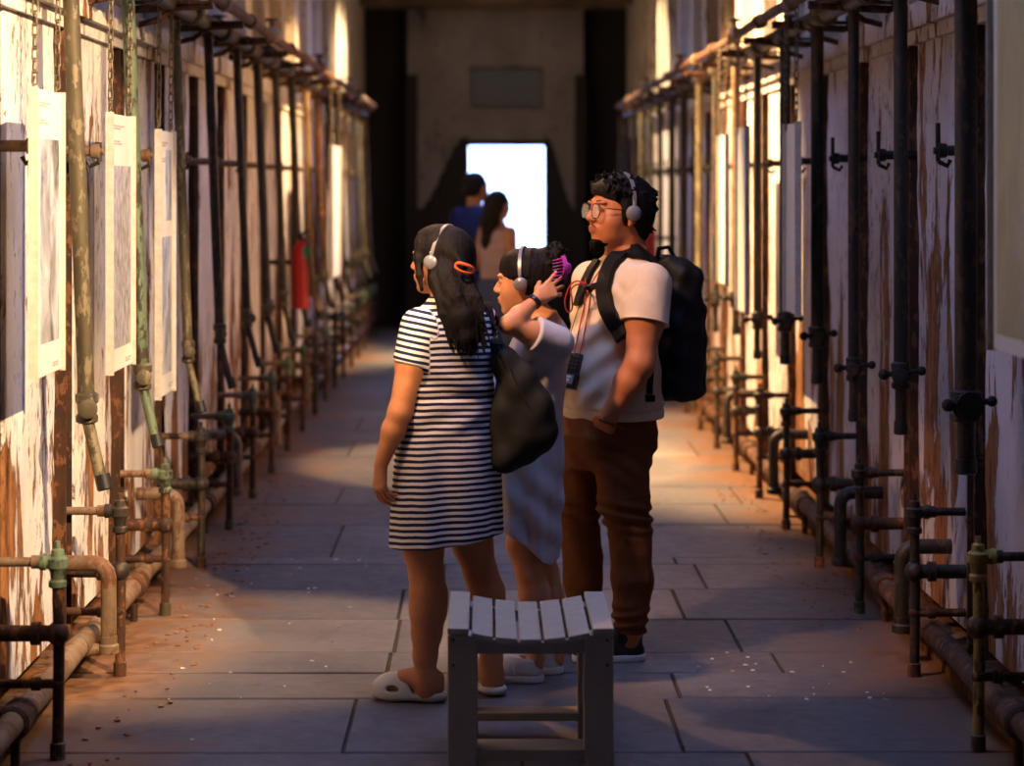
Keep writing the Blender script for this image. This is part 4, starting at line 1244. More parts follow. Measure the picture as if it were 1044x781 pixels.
# ================================================================== the younger visitor with raised arm
def girl():
    Y = 7.20; g = P(545, 692, Y); g.z = 0
    root = empty('person', g, 'person in a pale grey shirt dress touching her gathered hair with a raised hand', 'person')
    W = lambda px, py, dy=0.0: P(px, py, Y + dy)
    tf = V3((-.98, -.20, 0)).normalized(); tl = V3((-tf.y, tf.x, 0)); cx = lambda px: (px - 497) * Y / FPX
    S = SDF((g.x - .3, g.y - .36, -.01), (g.x + .3, g.y + .34, 1.50), .0038)
    hc = W(536, 288, .0); s = .95
    L, fr = sdf_head(S, hc, V3((-.965, .26, -.02)), (0, 0, 1), s, neck=W(549, 332, .0), nr=.045)
    sec = [(.62, 538, .08, .07), (.76, 538, .10, .085), (.90, 541, .095, .08), (1.0, 545, .11, .092), (1.10, 551, .125, .090), (1.165, 554, .13, .075), (1.20, 554, .085, .06), (1.23, 553, .045, .045)]
    S.loft([(z, cx(p), Y, a, b) for z, p, a, b in sec], (tl.x, tl.y), .03)
    c = V3((cx(556), Y, 0)); SL = c + tl * .125 + V3((0, 0, 1.135)); SR = c - tl * .125 + V3((0, 0, 1.145))
    EL = W(519, 331, -.20); WL = W(547, 305.5, -.135)
    S.chain([(SL, .042), (SL.lerp(EL, .5), .038), (EL, .031)], .025); S.chain([(EL, .031), (EL.lerp(WL, .35), .031), (WL, .0185)], .015)
    tip = W(573, 290, -.055)
    sdf_hand(S, WL, W(566, 292, -.10) - WL, (.05, 1, -.1), (-.45, 0, .9), .82, curl=(.10, .18, .35, .5), spread=.16, thumb=(.8, .35), wr=.0235)
    ER = W(535, 402, .16); WR = W(512, 425, .10)
    S.chain([(SR, .040), (ER, .031)], .025); S.chain([(ER, .031), (WR, .020)], .02); sdf_hand(S, WR, WR - ER, (0, 1, -.5), (0, 0, 1), .8, curl=(.8, .8, .9, .9))
    near = [((535, 520), .052), ((532, 555), .050), ((541, 585), .047), ((545, 605), .051), ((547, 625), .048), ((547, 650), .036), ((546, 672), .026), ((546, 682), .022)]
    far = [((546, 525), .048), ((550, 560), .048), ((556, 585), .044), ((560, 605), .047), ((564, 630), .044), ((566, 650), .034), ((566, 672), .026), ((566, 680), .022)]
    S.chain([(W(*p, -.04), r) for p, r in near], .02); S.chain([(W(*p, .09), r) for p, r in far], .02)
    for (p, dy) in (((546, 682), -.04), ((566, 680), .09)):
        a = W(*p, dy); a.z = .045; S.cap(a, a + V3((-.10, .012, -.008)), .020, .018, .01)
    sdf_obj('body', S, M['skin_c'], root, attrs={'lip': lip_attr(L, s)})
    eyes(L, fr, s, root)
    # shirt dress with a curved hem
    D = SDF((g.x - .26, g.y - .3, .30), (g.x + .28, g.y + .3, 1.26), .0048)
    def folds(x, y, z):
        a = np.arctan2(y - Y, x - g.x); k = np.clip((.95 - z) / .4, 0, 1)
        f = .009 * k * np.sin(a * 6 + 2 + z * 3) + .005 * np.sin(a * 10 + z * 8) * k
        f = f + .005 * np.sin((z + .9 * (x - g.x)) * 48) * np.exp(-((z - .55) / .16) ** 2) + .004 * np.sin((z * .8 - 1.1 * (x - g.x)) * 60) * np.exp(-((z - 1.05) / .1) ** 2)
        return f
    sec = [(.34, 536, .105, .100), (.48, 537, .112, .104), (.62, 538, .124, .110), (.76, 539, .132, .116), (.88, 541, .125, .108), (.96, 543, .122, .106), (1.04, 547, .126, .106), (1.10, 550, .134, .102), (1.155, 553, .138, .088), (1.185, 554, .100, .075), (1.205, 554, .06, .055)]
    D.loft([(z, cx(p), Y, a, b) for z, p, a, b in sec], (tl.x, tl.y), .02, disp=folds)
    d = (EL - SL).normalized(); D.cap(SL - d * .015, SL + d * .085, .056, .060, .03, flat=True)
    d = (ER - SR).normalized(); D.cap(SR, SR + d * .11, .050, .052, .03, flat=True)
    # shirt-tail hem
    X = (D.lo[0] + np.arange(D.n[0]) * D.h)[:, None, None]; Z = (D.lo[2] + np.arange(D.n[2]) * D.h)[None, None, :]; YY = (D.lo[1] + np.arange(D.n[1]) * D.h)[None, :, None]
    t = (X - cx(513)) / (cx(560) - cx(513))
    hem = .500 - .115 * np.clip(t, 0, 1) ** 1.3 + .10 * np.clip(t - 1.0, 0, 1) + .02 * np.clip(-t, 0, 1)
    D.F = np.maximum(D.F, (hem - Z + 0 * YY).astype(np.float32) * .9)
    keep = []
    sdf_obj('shirt_dress', D, M['greydress'], root, smooth_it=2, keep=keep)
    # hair gathered up with a claw clip
    H = SDF(hc - V3((.17, .2, .2)), hc + V3((.24, .2, .2)), .0035)
    Bf = tuple(tuple(v) for v in fr); rr = random.Random(9)
    E = lambda a, b, d, r, k=.02, op='add': H.ell(L(a, b, d), [q * s for q in r], Bf, k, op)
    E(-.020, 0, .034, (.102, .084, .088)); E(-.040, 0, 0, (.078, .078, .062)); E(.030, 0, .058, (.062, .070, .058))
    E(.085, 0, -.035, (.055, .064, .068), .01, 'sub'); E(.03, .09, -.05, (.055, .03, .055), .012, 'sub'); E(.03, -.09, -.05, (.055, .03, .055), .012, 'sub')
    E(-.100, 0, .058, (.050, .050, .055)); E(-.085, 0, .095, (.035, .04, .03)); E(-.115, 0, .015, (.032, .04, .035))
    for i in range(34):
        a = -1.5 + 3.0 * i / 33
        st = L(.074 - .02 * abs(a), math.sin(a) * .070, .018 + math.cos(a) * .072); md = L(-.03, math.sin(a) * .082, .02 + math.cos(a) * .094)
        H.chain([(st, .005), (md, .007), (L(-.105 + rr.uniform(-.01, .01), rr.uniform(-.02, .02), .05 + rr.uniform(-.02, .02)), .008)], .005)
    for i in range(70):
        a = rr.uniform(0, 6.28); q = rr.uniform(.025, .055); o = (-.098 + rr.uniform(-.035, .02), math.sin(a) * q * .8, .066 + math.cos(a) * q)
        e = (o[0] - rr.uniform(-.01, .03), o[1] + math.sin(a) * .02, o[2] + math.cos(a) * .02 + rr.uniform(0, .012))
        H.cap(L(*o), L(*e), .011, .003, .006)
    sdf_obj('hair', H, M['hair'], root)
    headphones(L, fr, s, 'silver headphones on the head of the person with the raised hand', 'audio tour headphones', lean=.01)
    # claw clip: two toothed jaws and a spring
    cc = W(570, 274, -.075); r_ = empty('claw_clip', cc, 'magenta claw clip in the gathered hair of the person with the raised hand', 'hair clip')
    for q in (-1, 1):
        b = MB(); b.ribbon([cc + V3((.012 + .010 * math.sin(i / 6 * math.pi), q * .010 + .012 * q * math.sin(i / 6 * math.pi), .042 - .075 * i / 6)) for i in range(7)], [(.5, -1 * 1, 0)] * 7, .016, .003)
        j = b.build('jaw', M['purple'], r_)
        for k in range(7):
            z = .034 - .0105 * k; b = MB(); b.tube([cc + V3((.014 + .004 * math.sin(k / 6 * 3.14), q * .014, z)), cc + V3((-.004, q * .022 - .012, z - .002)), cc + V3((-.022, -.030 if q < 0 else .03, z - .006))], [.0022, .002, .0012], 6); b.build('tooth', M['purple'], j)
    b = MB(); b.ball(cc + V3((.030, -.004, .002)), (.011, .010, .019), 14); b.build('grip', M['purple'], r_)
    # wrist band
    d = (WL - EL).normalized(); p = WL - d * .012
    b = MB(); b.torus(p, d, .0215, .0035, 28, 8); b.torus(p + d * .005, d, .0215, .0035, 28, 8); b.torus(p - d * .005, d, .0215, .0035, 28, 8)
    b.ribbon([p + V3((math.cos(a) * .001, 0, 0)) for a in (0, 1)], [(0, -1, 0)] * 2, .01, .001) if False else None
    bb_ = MB(); u = d.orthogonal().normalized(); w_ = d.cross(u); N = 28; v = []; f = []
    for i in range(N):
        a = 2 * math.pi * i / N; rad = u * math.cos(a) + w_ * math.sin(a)
        for t_, r0 in ((-.009, .0235), (-.007, .0262), (.007, .0258), (.009, .0232)): v.append(p + d * t_ + rad * r0)
    for i in range(N):
        j = (i + 1) % N
        for k in range(4): f.append((i * 4 + k, j * 4 + k, j * 4 + (k + 1) % 4, i * 4 + (k + 1) % 4))
    bb_.add(v, f); o = bb_.build('wristband', M['blkplastic'], origin=p); setp(o, 'black fitness wristband on the raised wrist', 'wristband')
    # sneakers
    for px, py, dy, gr in ((554, 693, -.04, 0), (574, 690, .09, 1)):
        h = W(px, py, dy); h.z = 0
        shoe(h, (-1, .12), .235, root, 'white_sh', 'white_sole', .068, laces='white_sh', panel='blue_sh' if not gr else None)
    return root, EL
girl()

# ================================================================== the man with the backpack
def man():
    Y = 7.56; g = P(625, 668, Y); g.z = 0
    root = empty('person', g, 'person with black hair, goatee and glasses in a beige t-shirt and brown trousers', 'person')
    W = lambda px, py, dy=0.0: P(px, py, Y + dy); cx = lambda px: (px - 497) * Y / FPX
    tf = V3((-.87, -.50, 0)).normalized(); tl = V3((-tf.y, tf.x, 0))
    S = SDF((g.x - .36, g.y - .42, -.01), (g.x + .36, g.y + .42, 1.74), .004)
    hc = W(631, 216, -.02); s = 1.09
    L, fr = sdf_head(S, hc, V3((-.90, -.43, .06)), (0.03, 0, 1), s, neck=W(641, 268, .02), nr=.062, fat=.004)
    sec = [(.72, 620, .14, .11), (.846, 621, .15, .13), (.95, 620, .165, .155), (1.03, 621, .165, .155), (1.16, 626, .170, .125), (1.27, 629, .185, .11), (1.33, 631, .17, .095), (1.385, 636, .11, .075), (1.42, 639, .07, .06)]
    S.loft([(z, cx(p), Y, a, b) for z, p, a, b in sec], (tl.x, tl.y), .03)
    c = V3((cx(632), Y, 0)); SL = c + tl * .185 + V3((0, 0, 1.305)); SR = c - tl * .185 + V3((0, 0, 1.305))
    EL = W(652, 371, -.235); WL = W(621, 423, -.215)
    S.chain([(SL, .066), (SL.lerp(EL, .45), .063), (EL, .049)], .03); S.chain([(EL, .050), (EL.lerp(WL, .35), .050), (WL, .031)], .02)
    sdf_hand(S, WL, W(611, 452, -.105) - WL, (.3, 1, 0), (-1, 0, -.2), 1.0, curl=(.2, .2, .25, .25), thumb=(.3, .1), wr=.031)
    ER = W(600, 372, .25); WR = W(606, 432, .21)
    S.chain([(SR, .062), (ER, .048)], .03); S.chain([(ER, .048), (WR, .030)], .02); sdf_hand(S, WR, WR - ER, (0, -1, 0), (-1, 0, 0), 1.0, curl=(.4, .4, .5, .5))
    hipc = V3((cx(620), Y, 0))
    for q, pts, dy in ((0, [(640, 470), (636, 511), (643, 549), (644, 586), (643, 640), (643, 655)], -.08), (1, [(592, 470), (588, 511), (590, 549), (594, 586), (596, 640), (596, 655)], .08)):
        rr_ = [.068, .060, .048, .048, .036, .034]
        S.chain([(W(*p, dy), r) for p, r in zip(pts, rr_)], .03)
        a = W(*pts[-1], dy); a.z = .055; S.cap(a, a + V3((-.11, -.02, -.012)), .022, .020, .02); S.cap(W(*pts[-1], dy), a, .026, .023, .01)
    sdf_obj('body', S, M['skin_m'], root, attrs={'lip': lip_attr(L, s)})
    eyes(L, fr, s, root)
    # trousers
    T = SDF((g.x - .36, g.y - .36, .06), (g.x + .36, g.y + .36, .93), .0048)
    def wrk(x, y, z):
        k1 = np.exp(-((z - .50) / .05) ** 2); k2 = np.exp(-((z - .13) / .055) ** 2); k3 = np.exp(-((z - .70) / .07) ** 2)
        return .0075 * k1 * np.sin(z * 150 + (x - g.x) * 26) + .006 * k2 * np.sin(z * 170 - (x - g.x) * 30) + .004 * k3 * np.sin(z * 90 + (x - g.x) * 70) + .003 * np.sin((x - g.x) * 60 + z * 25)
    T.loft([(.66, cx(620), Y, .15, .125), (.72, cx(620), Y, .178, .160), (.78, cx(620), Y, .186, .175), (.84, cx(621), Y, .176, .160), (.90, cx(621), Y, .165, .150)], (tl.x, tl.y), .03, disp=wrk)
    T.chain([(W(635, 478, -.09), .098), (W(635.5, 511, -.08), .087), (W(642, 540, -.08), .071), (W(644, 560, -.08), .067), (W(644.5, 590, -.08), .069), (W(643, 620, -.08), .060), (W(642.5, 642, -.08), .055)], .03, disp=wrk, flat=False)
    T.chain([(W(592, 478, .08), .088), (W(588, 511, .08), .079), (W(590, 545, .08), .068), (W(594, 570, .08), .066), (W(595, 590, .08), .065), (W(596, 620, .08), .057), (W(596, 640, .08), .053)], .03, disp=wrk)
    T.cut((0, 0, .098), (0, 0, -1))
    tr = sdf_obj('trousers', T, M['pants'], root, smooth_it=1)
    kp = []
    sdf_obj('pocket_lip', (lambda: (lambda Q: (Q.cap(W(612, 428, -.24), W(634, 437, -.22), .006, .006, .0), Q)[1])(SDF(W(620, 432, -.23) - V3((.08, .06, .06)), W(620, 432, -.23) + V3((.08, .06, .06)), .004)))(), M['pants'], tr)
    # t-shirt
    D = SDF((g.x - .36, g.y - .42, .80), (g.x + .36, g.y + .42, 1.47), .0048)
    def fold(x, y, z):
        u = x - g.x
        f = .009 * np.sin((z - .75 * u) * 58 + 1.0) * np.exp(-((z - 1.10) / .13) ** 2) * np.clip((.12 - u) * 8, 0, 1)
        f = f + .006 * np.sin((z * .6 - u) * 60) * np.exp(-((z - .93) / .08) ** 2) + .003 * np.sin((z + u) * 80) * np.exp(-((z - 1.28) / .06) ** 2)
        return f - .007 * np.exp(-((z - .872) / .004) ** 2)
    sec = [(.835, 625.5, .186, .170), (.88, 623, .190, .180), (.94, 621, .190, .188), (1.0, 620.5, .186, .182), (1.06, 621.5, .180, .166), (1.12, 624, .178, .150), (1.18, 626, .182, .138), (1.25, 628.5, .196, .128), (1.31, 630, .196, .114), (1.345, 632, .172, .100), (1.375, 635, .130, .086), (1.395, 638, .098, .078), (1.41, 639, .080, .070)]
    D.loft([(z, cx(p), Y, a, b) for z, p, a, b in sec], (tl.x, tl.y), .02, disp=fold)
    d = (EL - SL).normalized(); D.cap(SL - V3((0, 0, .0)), SL + d * .135, .078, .082, .035, flat=True)
    d2 = (ER - SR).normalized(); D.cap(SR, SR + d2 * .13, .072, .074, .03, flat=True)
    # neck opening
    D.cap(L(-.03, 0, -.10), L(-.0, 0, -.02), .074, .09, .004, op='sub')
    keep = []
    sdf_obj('t_shirt', D, M['tee'], root, smooth_it=2, keep=keep)
    b = MB(); e = SL + d * .133; b.torus(e, d, .0815, .0035, 36, 8); b.build('sleeve_hem', M['tee'], root)
    # hair
    H = SDF(hc - V3((.2, .2, .2)), hc + V3((.2, .2, .2)), .0035); Bf = tuple(tuple(v) for v in fr); rr = random.Random(2)
    E = lambda a, b, d, r, k=.02, op='add': H.ell(L(a, b, d), [q * s for q in r], Bf, k, op)
    E(-.022, 0, .034, (.103, .085, .091)); E(-.045, 0, -.010, (.078, .078, .070)); E(.030, 0, .064, (.061, .066, .044)); E(-.055, 0, -.060, (.052, .058, .045))
    E(.085, 0, -.020, (.050, .070, .068), .008, 'sub')
    for q in (-1, 1): E(.012, q * .074, -.004, (.018, .010, .042), .008); E(-.004, q * .088, -.028, (.022, .022, .028), .004, 'sub')
    for i in range(90):
        a = rr.uniform(-1.5, 1.5); t = rr.uniform(-.09, .075)
        if t < -.04: base = (-.03 - .085 * math.cos((t + .115) * 12) * .9, math.sin(a) * .07, .03 + .06 * math.cos(a) * rr.uniform(-.6, 1))
        else: base = (t, math.sin(a) * .078, .04 + math.cos(a) * .082 * (1 - abs(t) * 2))
        dv = V3((rr.uniform(-.4, .9), math.sin(a) * .5 + rr.uniform(-.3, .3), rr.uniform(.1, .8))).normalized() * .022
        H.cap(L(*base), L(base[0] + dv.x, base[1] + dv.y, base[2] + dv.z * .8), .0075, .002, .005)
    for i in range(26):                                    # spiky back of the head
        a = rr.uniform(-.9, .9); z = rr.uniform(-.06, .08); x = -.118 + abs(z - .02) * .25
        H.cap(L(x + .012, math.sin(a) * .06, z), L(x - rr.uniform(.004, .014), math.sin(a) * .065, z - rr.uniform(.0, .02)), .008, .002, .005)
    for i in range(14):                                    # fringe
        y = -.05 + .1 * i / 13; H.cap(L(.070, y, .078), L(.092 - abs(y) * .25, y + rr.uniform(-.006, .006), .058 + rr.uniform(-.004, .01)), .010, .003, .006)
    sdf_obj('hair', H, M['hair'], root)
    Bd = SDF(L(.07, 0, -.11) - V3((.09, .09, .08)), L(.07, 0, -.11) + V3((.09, .09, .07)), .003)
    Bd.ell(L(.071, 0, -.102), [.023 * s, .029 * s, .017 * s], Bf, .01)
    for i in range(40):
        y = rr.uniform(-.028, .028); x = rr.uniform(.05, .095); Bd.cap(L(x, y, -.100 - rr.uniform(0, .008)), L(.080 + (x - .08) * .5 + rr.uniform(0, .012), y * .6, -.125 - rr.uniform(0, .022)), .0065, .001, .006)
    sdf_obj('goatee', Bd, M['beard'], root)
    b = MB()
    for q in (-1, 1): b.tube([L(.107, q * .004, -.044), L(.104, q * .016, -.046), L(.096, q * .027, -.053)], [.0014, .0016, .001], 6)
    b.build('moustache', M['beard'], root)
    headphones(L, fr, s, 'grey headphones on the head of the person in the beige t-shirt', 'audio tour headphones', lean=-.004)
    # glasses
    gr = empty('eyeglasses', L(.11, 0, .003), 'round dark-rimmed glasses on the face of the person with the goatee', 'glasses')
    f, l, u = fr
    for q in (-1, 1):
        pts = []; 
        for i in range(30):
            t = 2 * math.pi * i / 30; c_, s_ = math.cos(t), math.sin(t)
            pts.append(L(.106 - .004 * abs(c_) , q * .0345 + .0265 * math.copysign(abs(c_) ** .85, c_), -.002 + .0235 * math.copysign(abs(s_) ** .85, s_)))
        b = MB(); b.tube(pts, .0017 * s, 8, closed=True); rim = b.build('rim', M['blkplastic'], gr)
        cpt = L(.1035, q * .0345, -.002); b = MB(); n = len(pts); v = [p - f * .0006 for p in pts] + [p + f * .0006 for p in pts]
        b.add(v, [tuple(range(n)), tuple(range(2 * n - 1, n - 1, -1))] + [(i, (i + 1) % n, n + (i + 1) % n, n + i) for i in range(n)]); b.build('lens', M['glass'], rim)
        b = MB(); b.tube([L(.102, q * .061, .006), L(.085, q * .076, .008), L(.03, q * .082, .006), L(-.008, q * .082, .003), L(-.02, q * .080, -.012)], .0018 * s, 8); b.build('temple', M['blkplastic'], gr)
    b = MB(); b.tube([L(.1055, -.010, .003), L(.111, 0, .007), L(.1055, .010, .003)], .0017 * s, 8); b.build('bridge', M['blkplastic'], gr)
    # shoes
    for (px, py, dy) in ((659, 668, -.07), (613, 666, .08)):
        h = W(px, py, dy); h.z = 0
        shoe(h, (-1, -.10), .275, root, 'blk_sh', 'white_sole', .092, laces='blk_sh', swoosh=True)
    return root, keep[0], tf, tl, L, fr, SL
mr, m_shirt, m_tf, m_tl, mL, mfr, mSL = man()

def backpack():
    Y = 7.56; W = lambda px, py, dy=0.0: P(px, py, Y + dy)
    c = W(684, 338, .10); back = -m_tf; B = (tuple(back), tuple(m_tl), (0, 0, 1))
    root = empty('backpack', W(684, 414, .10), 'black backpack with thick shoulder straps worn over the beige t-shirt', 'backpack')
    S = SDF(c - V3((.26, .26, .32)), c + V3((.26, .26, .34)), .005)
    wrk = lambda x, y, z: .003 * np.sin(z * 60 + x * 30) + .002 * np.sin(x * 90 - z * 40)
    S.rbox(c, (.068, .135, .245), .05, B, disp=wrk); S.rbox(c + back * .060 + V3((0, 0, -.06)), (.035, .105, .165), .03, B, .02, disp=wrk)
    S.rbox(c + V3((0, 0, .20)) - back * .01, (.06, .10, .07), .055, B, .03, disp=wrk)
    sdf_obj('pack_body', S, M['pack'], root, smooth_it=1)
    def strap(pix, name, width, th=.012, ends=None, mt='web'):
        pts = []; nr = []
        fine = [(a[0] + (b_[0] - a[0]) * k / 4, a[1] + (b_[1] - a[1]) * k / 4) for a, b_ in zip(pix[:-1], pix[1:]) for k in range(4)] + [pix[-1]]
        for px, py in fine:
            h, n = hit(m_shirt, px, py, .005)
            if h is None: continue
            pts.append(h); nr.append(n)
        for _ in range(2):                                    # lies taut over the small folds
            pts = [pts[0]] + [(pts[i - 1] + pts[i] * 2 + pts[i + 1]) / 4 for i in range(1, len(pts) - 1)] + [pts[-1]]
            nr = [nr[0]] + [(nr[i - 1] + nr[i] + nr[i + 1]).normalized() for i in range(1, len(nr) - 1)] + [nr[-1]]
        if ends: pts = ends[0] + pts + ends[1]; nr = [nr[0]] * len(ends[0]) + nr + [nr[-1]] * len(ends[1])
        # densify
        P2 = []; N2 = []
        for i in range(len(pts) - 1):
            for k in range(4):
                t = k / 4; a0 = pts[max(i - 1, 0)]; a1 = pts[i]; a2 = pts[i + 1]; a3 = pts[min(i + 2, len(pts) - 1)]
                P2.append(.5 * ((2 * a1) + (a2 - a0) * t + (2 * a0 - 5 * a1 + 4 * a2 - a3) * t * t + (3 * a1 - a0 - 3 * a2 + a3) * t ** 3)); N2.append(nr[i].lerp(nr[i + 1], t))
        P2.append(pts[-1]); N2.append(nr[-1])
        b = MB(); b.ribbon(P2, N2, width, th); return b.build(name, M[mt], root, smooth=50)
    strap([(650, 259), (638, 259), (627, 266), (620, 280), (617, 297), (619, 313), (625, 326), (631, 334)], 'shoulder_strap', .058, .018, ends=([W(668, 272, -.02)], [W(636, 345, -.20)]))
    strap([(611, 267), (605, 275), (599, 287), (594, 300), (591, 312)], 'shoulder_strap', .045, .012)
    strap([(592, 298), (600, 295), (608, 292), (616, 290)], 'chest_strap', .022, .006)
    h, n = hit(m_shirt, 602, 295, .006)
    b = MB(); b.box(h, (.045, .022, .03)); b.build('buckle', M['blkplastic'], root, bevel=.005)
    b = MB(); b.tube([h + V3((-.02, 0, 0)), h + V3((-.035, -.01, -.03)), h + V3((-.02, -.012, -.05))], .006, 8, flat=.4); b.build('strap_end', M['web'], root)
    b = MB(); a = W(672, 372, -.06); b.ribbon([W(634, 340, -.20), W(645, 350, -.13)], [V3((0, -1, 0))] * 2, .02, .005); b.build('lower_strap', M['web'], root)
    strap([(666, 345), (664, 365), (662, 385), (661, 402)], 'lower_strap', .022, .006)
    h, n = hit(m_shirt, 661, 406, .008)
    if h is not None: b = MB(); b.box(h, (.035, .015, .025)); b.build('buckle', M['blkplastic'], root, bevel=.005)
    b = MB(); t = c + V3((0, 0, .26)); b.tube([t + V3((-.05, -.02, 0)), t + V3((-.045, -.02, .035)), t + V3((-.01, -.01, .04)), t + V3((.015, 0, .0))], .008, 8); b.build('grab_loop', M['web'], root)
    b = MB(); b.tube([c + back * .055 + m_tl * .09 + V3((0, 0, .2)), c + back * .10 + m_tl * .06 + V3((0, 0, .19)), c + back * .10 - m_tl * .06 + V3((0, 0, .19))], .003, 6); b.build('zip', M['blkplastic'], root)
backpack()

def audio_guide():
    Y = 7.56; h, n = hit(m_shirt, 586.5, 379, .016)
    f = n.normalized(); f = (f + V3((0, -.5, .12))).normalized(); u = V3((.10, 0, 1)); f, l, u = basis(f, u); c = h
    R = Matrix((l, f, u)).transposed()
    root = empty('audio_guide', c - u * .062, 'black handheld audio guide hanging on a red cord over the beige t-shirt', 'audio guide')
    b = MB(); b.box(c + u * .022, (.048, .026, .078), R); b.box(c - u * .038, (.056, .030, .054), R); b.build('casing', M['blkplastic'], root, bevel=.004)
    k = 0
    for i in range(4):
        for j in range(3):
            b = MB(); b.box(c + u * (.048 - i * .014) + l * ((j - 1) * .013) + f * .0135, (.009, .003, .008), R); b.build('key', M['keys'], root, bevel=.001)
    b = MB(); b.box(c - u * .034 + f * .0155, (.036, .002, .032), R); sc = b.build('screen', M['screen'], root)
    b = MB(); b.box(c - u * .026 + f * .0172, (.020, .001, .006), R); b.build('bright_line', M['white_sole'], sc)
    b = MB(); b.box(c - u * .037 + f * .0172, (.008, .001, .009), R); b.build('bright_mark', M['white_sole'], sc)
    b = MB(); b.cyl(c - u * .056 + f * .014, c - u * .056 + f * .0165, .004); b.build('key', M['keys'], root)
    # cords
    def cord(pix, r, mt, start=None, end=None, lift=.004, dn='lanyard'):
        pts = [start] if start is not None else []
        for px, py in pix:
            q, n2 = hit(m_shirt, px, py, lift)
            if q is not None: pts.append(q)
        if end is not None: pts.append(end)
        b = MB(); b.tube(pts, r, 8); return b.build(dn, M[mt], root)
    top = c + u * .062
    cord([(599, 300), (596, 315), (592, 332), (589, 348)], .0024, 'redcord', None, top - l * .010)
    cord([(603, 300), (601, 315), (598, 332), (595, 348)], .0024, 'redcord', None, top + l * .012)
    nk = mL(.02, .062, -.10)
    cord([(640, 254), (632, 259), (622, 268), (613, 280), (606, 291), (600, 300)], .0022, 'redcord', mL(-.02, .07, -.075), None, .016)
    cord([(606, 262), (602, 275), (600, 290), (603, 300)], .0022, 'redcord', None, None, .016)
    # thin black wire down the belly
    cord([(597, 300), (590, 318), (584, 338), (577, 352), (571, 366)], .0014, 'black', None, P(569.5, 374, 7.40), .006, 'wire')
    # spare loops of red cord standing off the chest
    W = lambda px, py, dy=0.0: P(px, py, 7.38 + dy)
    h0, _ = hit(m_shirt, 600, 294, .012)
    pts = [h0, W(597, 290), W(590, 286.5), W(583, 289), W(578.5, 297, .01), W(576, 307, .02), W(577, 315, .02), W(580, 318.5, .01), W(583.5, 314), W(583, 304), W(582, 296), W(586, 291), W(592, 289.5), h0 + V3((0, 0, .01))]
    P2 = []
    for i in range(len(pts) - 1):
        for k in range(4):
            t = k / 4; a0, a1, a2, a3 = pts[max(i - 1, 0)], pts[i], pts[i + 1], pts[min(i + 2, len(pts) - 1)]
            P2.append(.5 * ((2 * a1) + (a2 - a0) * t + (2 * a0 - 5 * a1 + 4 * a2 - a3) * t * t + (3 * a1 - a0 - 3 * a2 + a3) * t ** 3))
    b = MB(); b.tube(P2, .0028, 8); b.build('cord_loop', M['redcord'], root)
audio_guide()

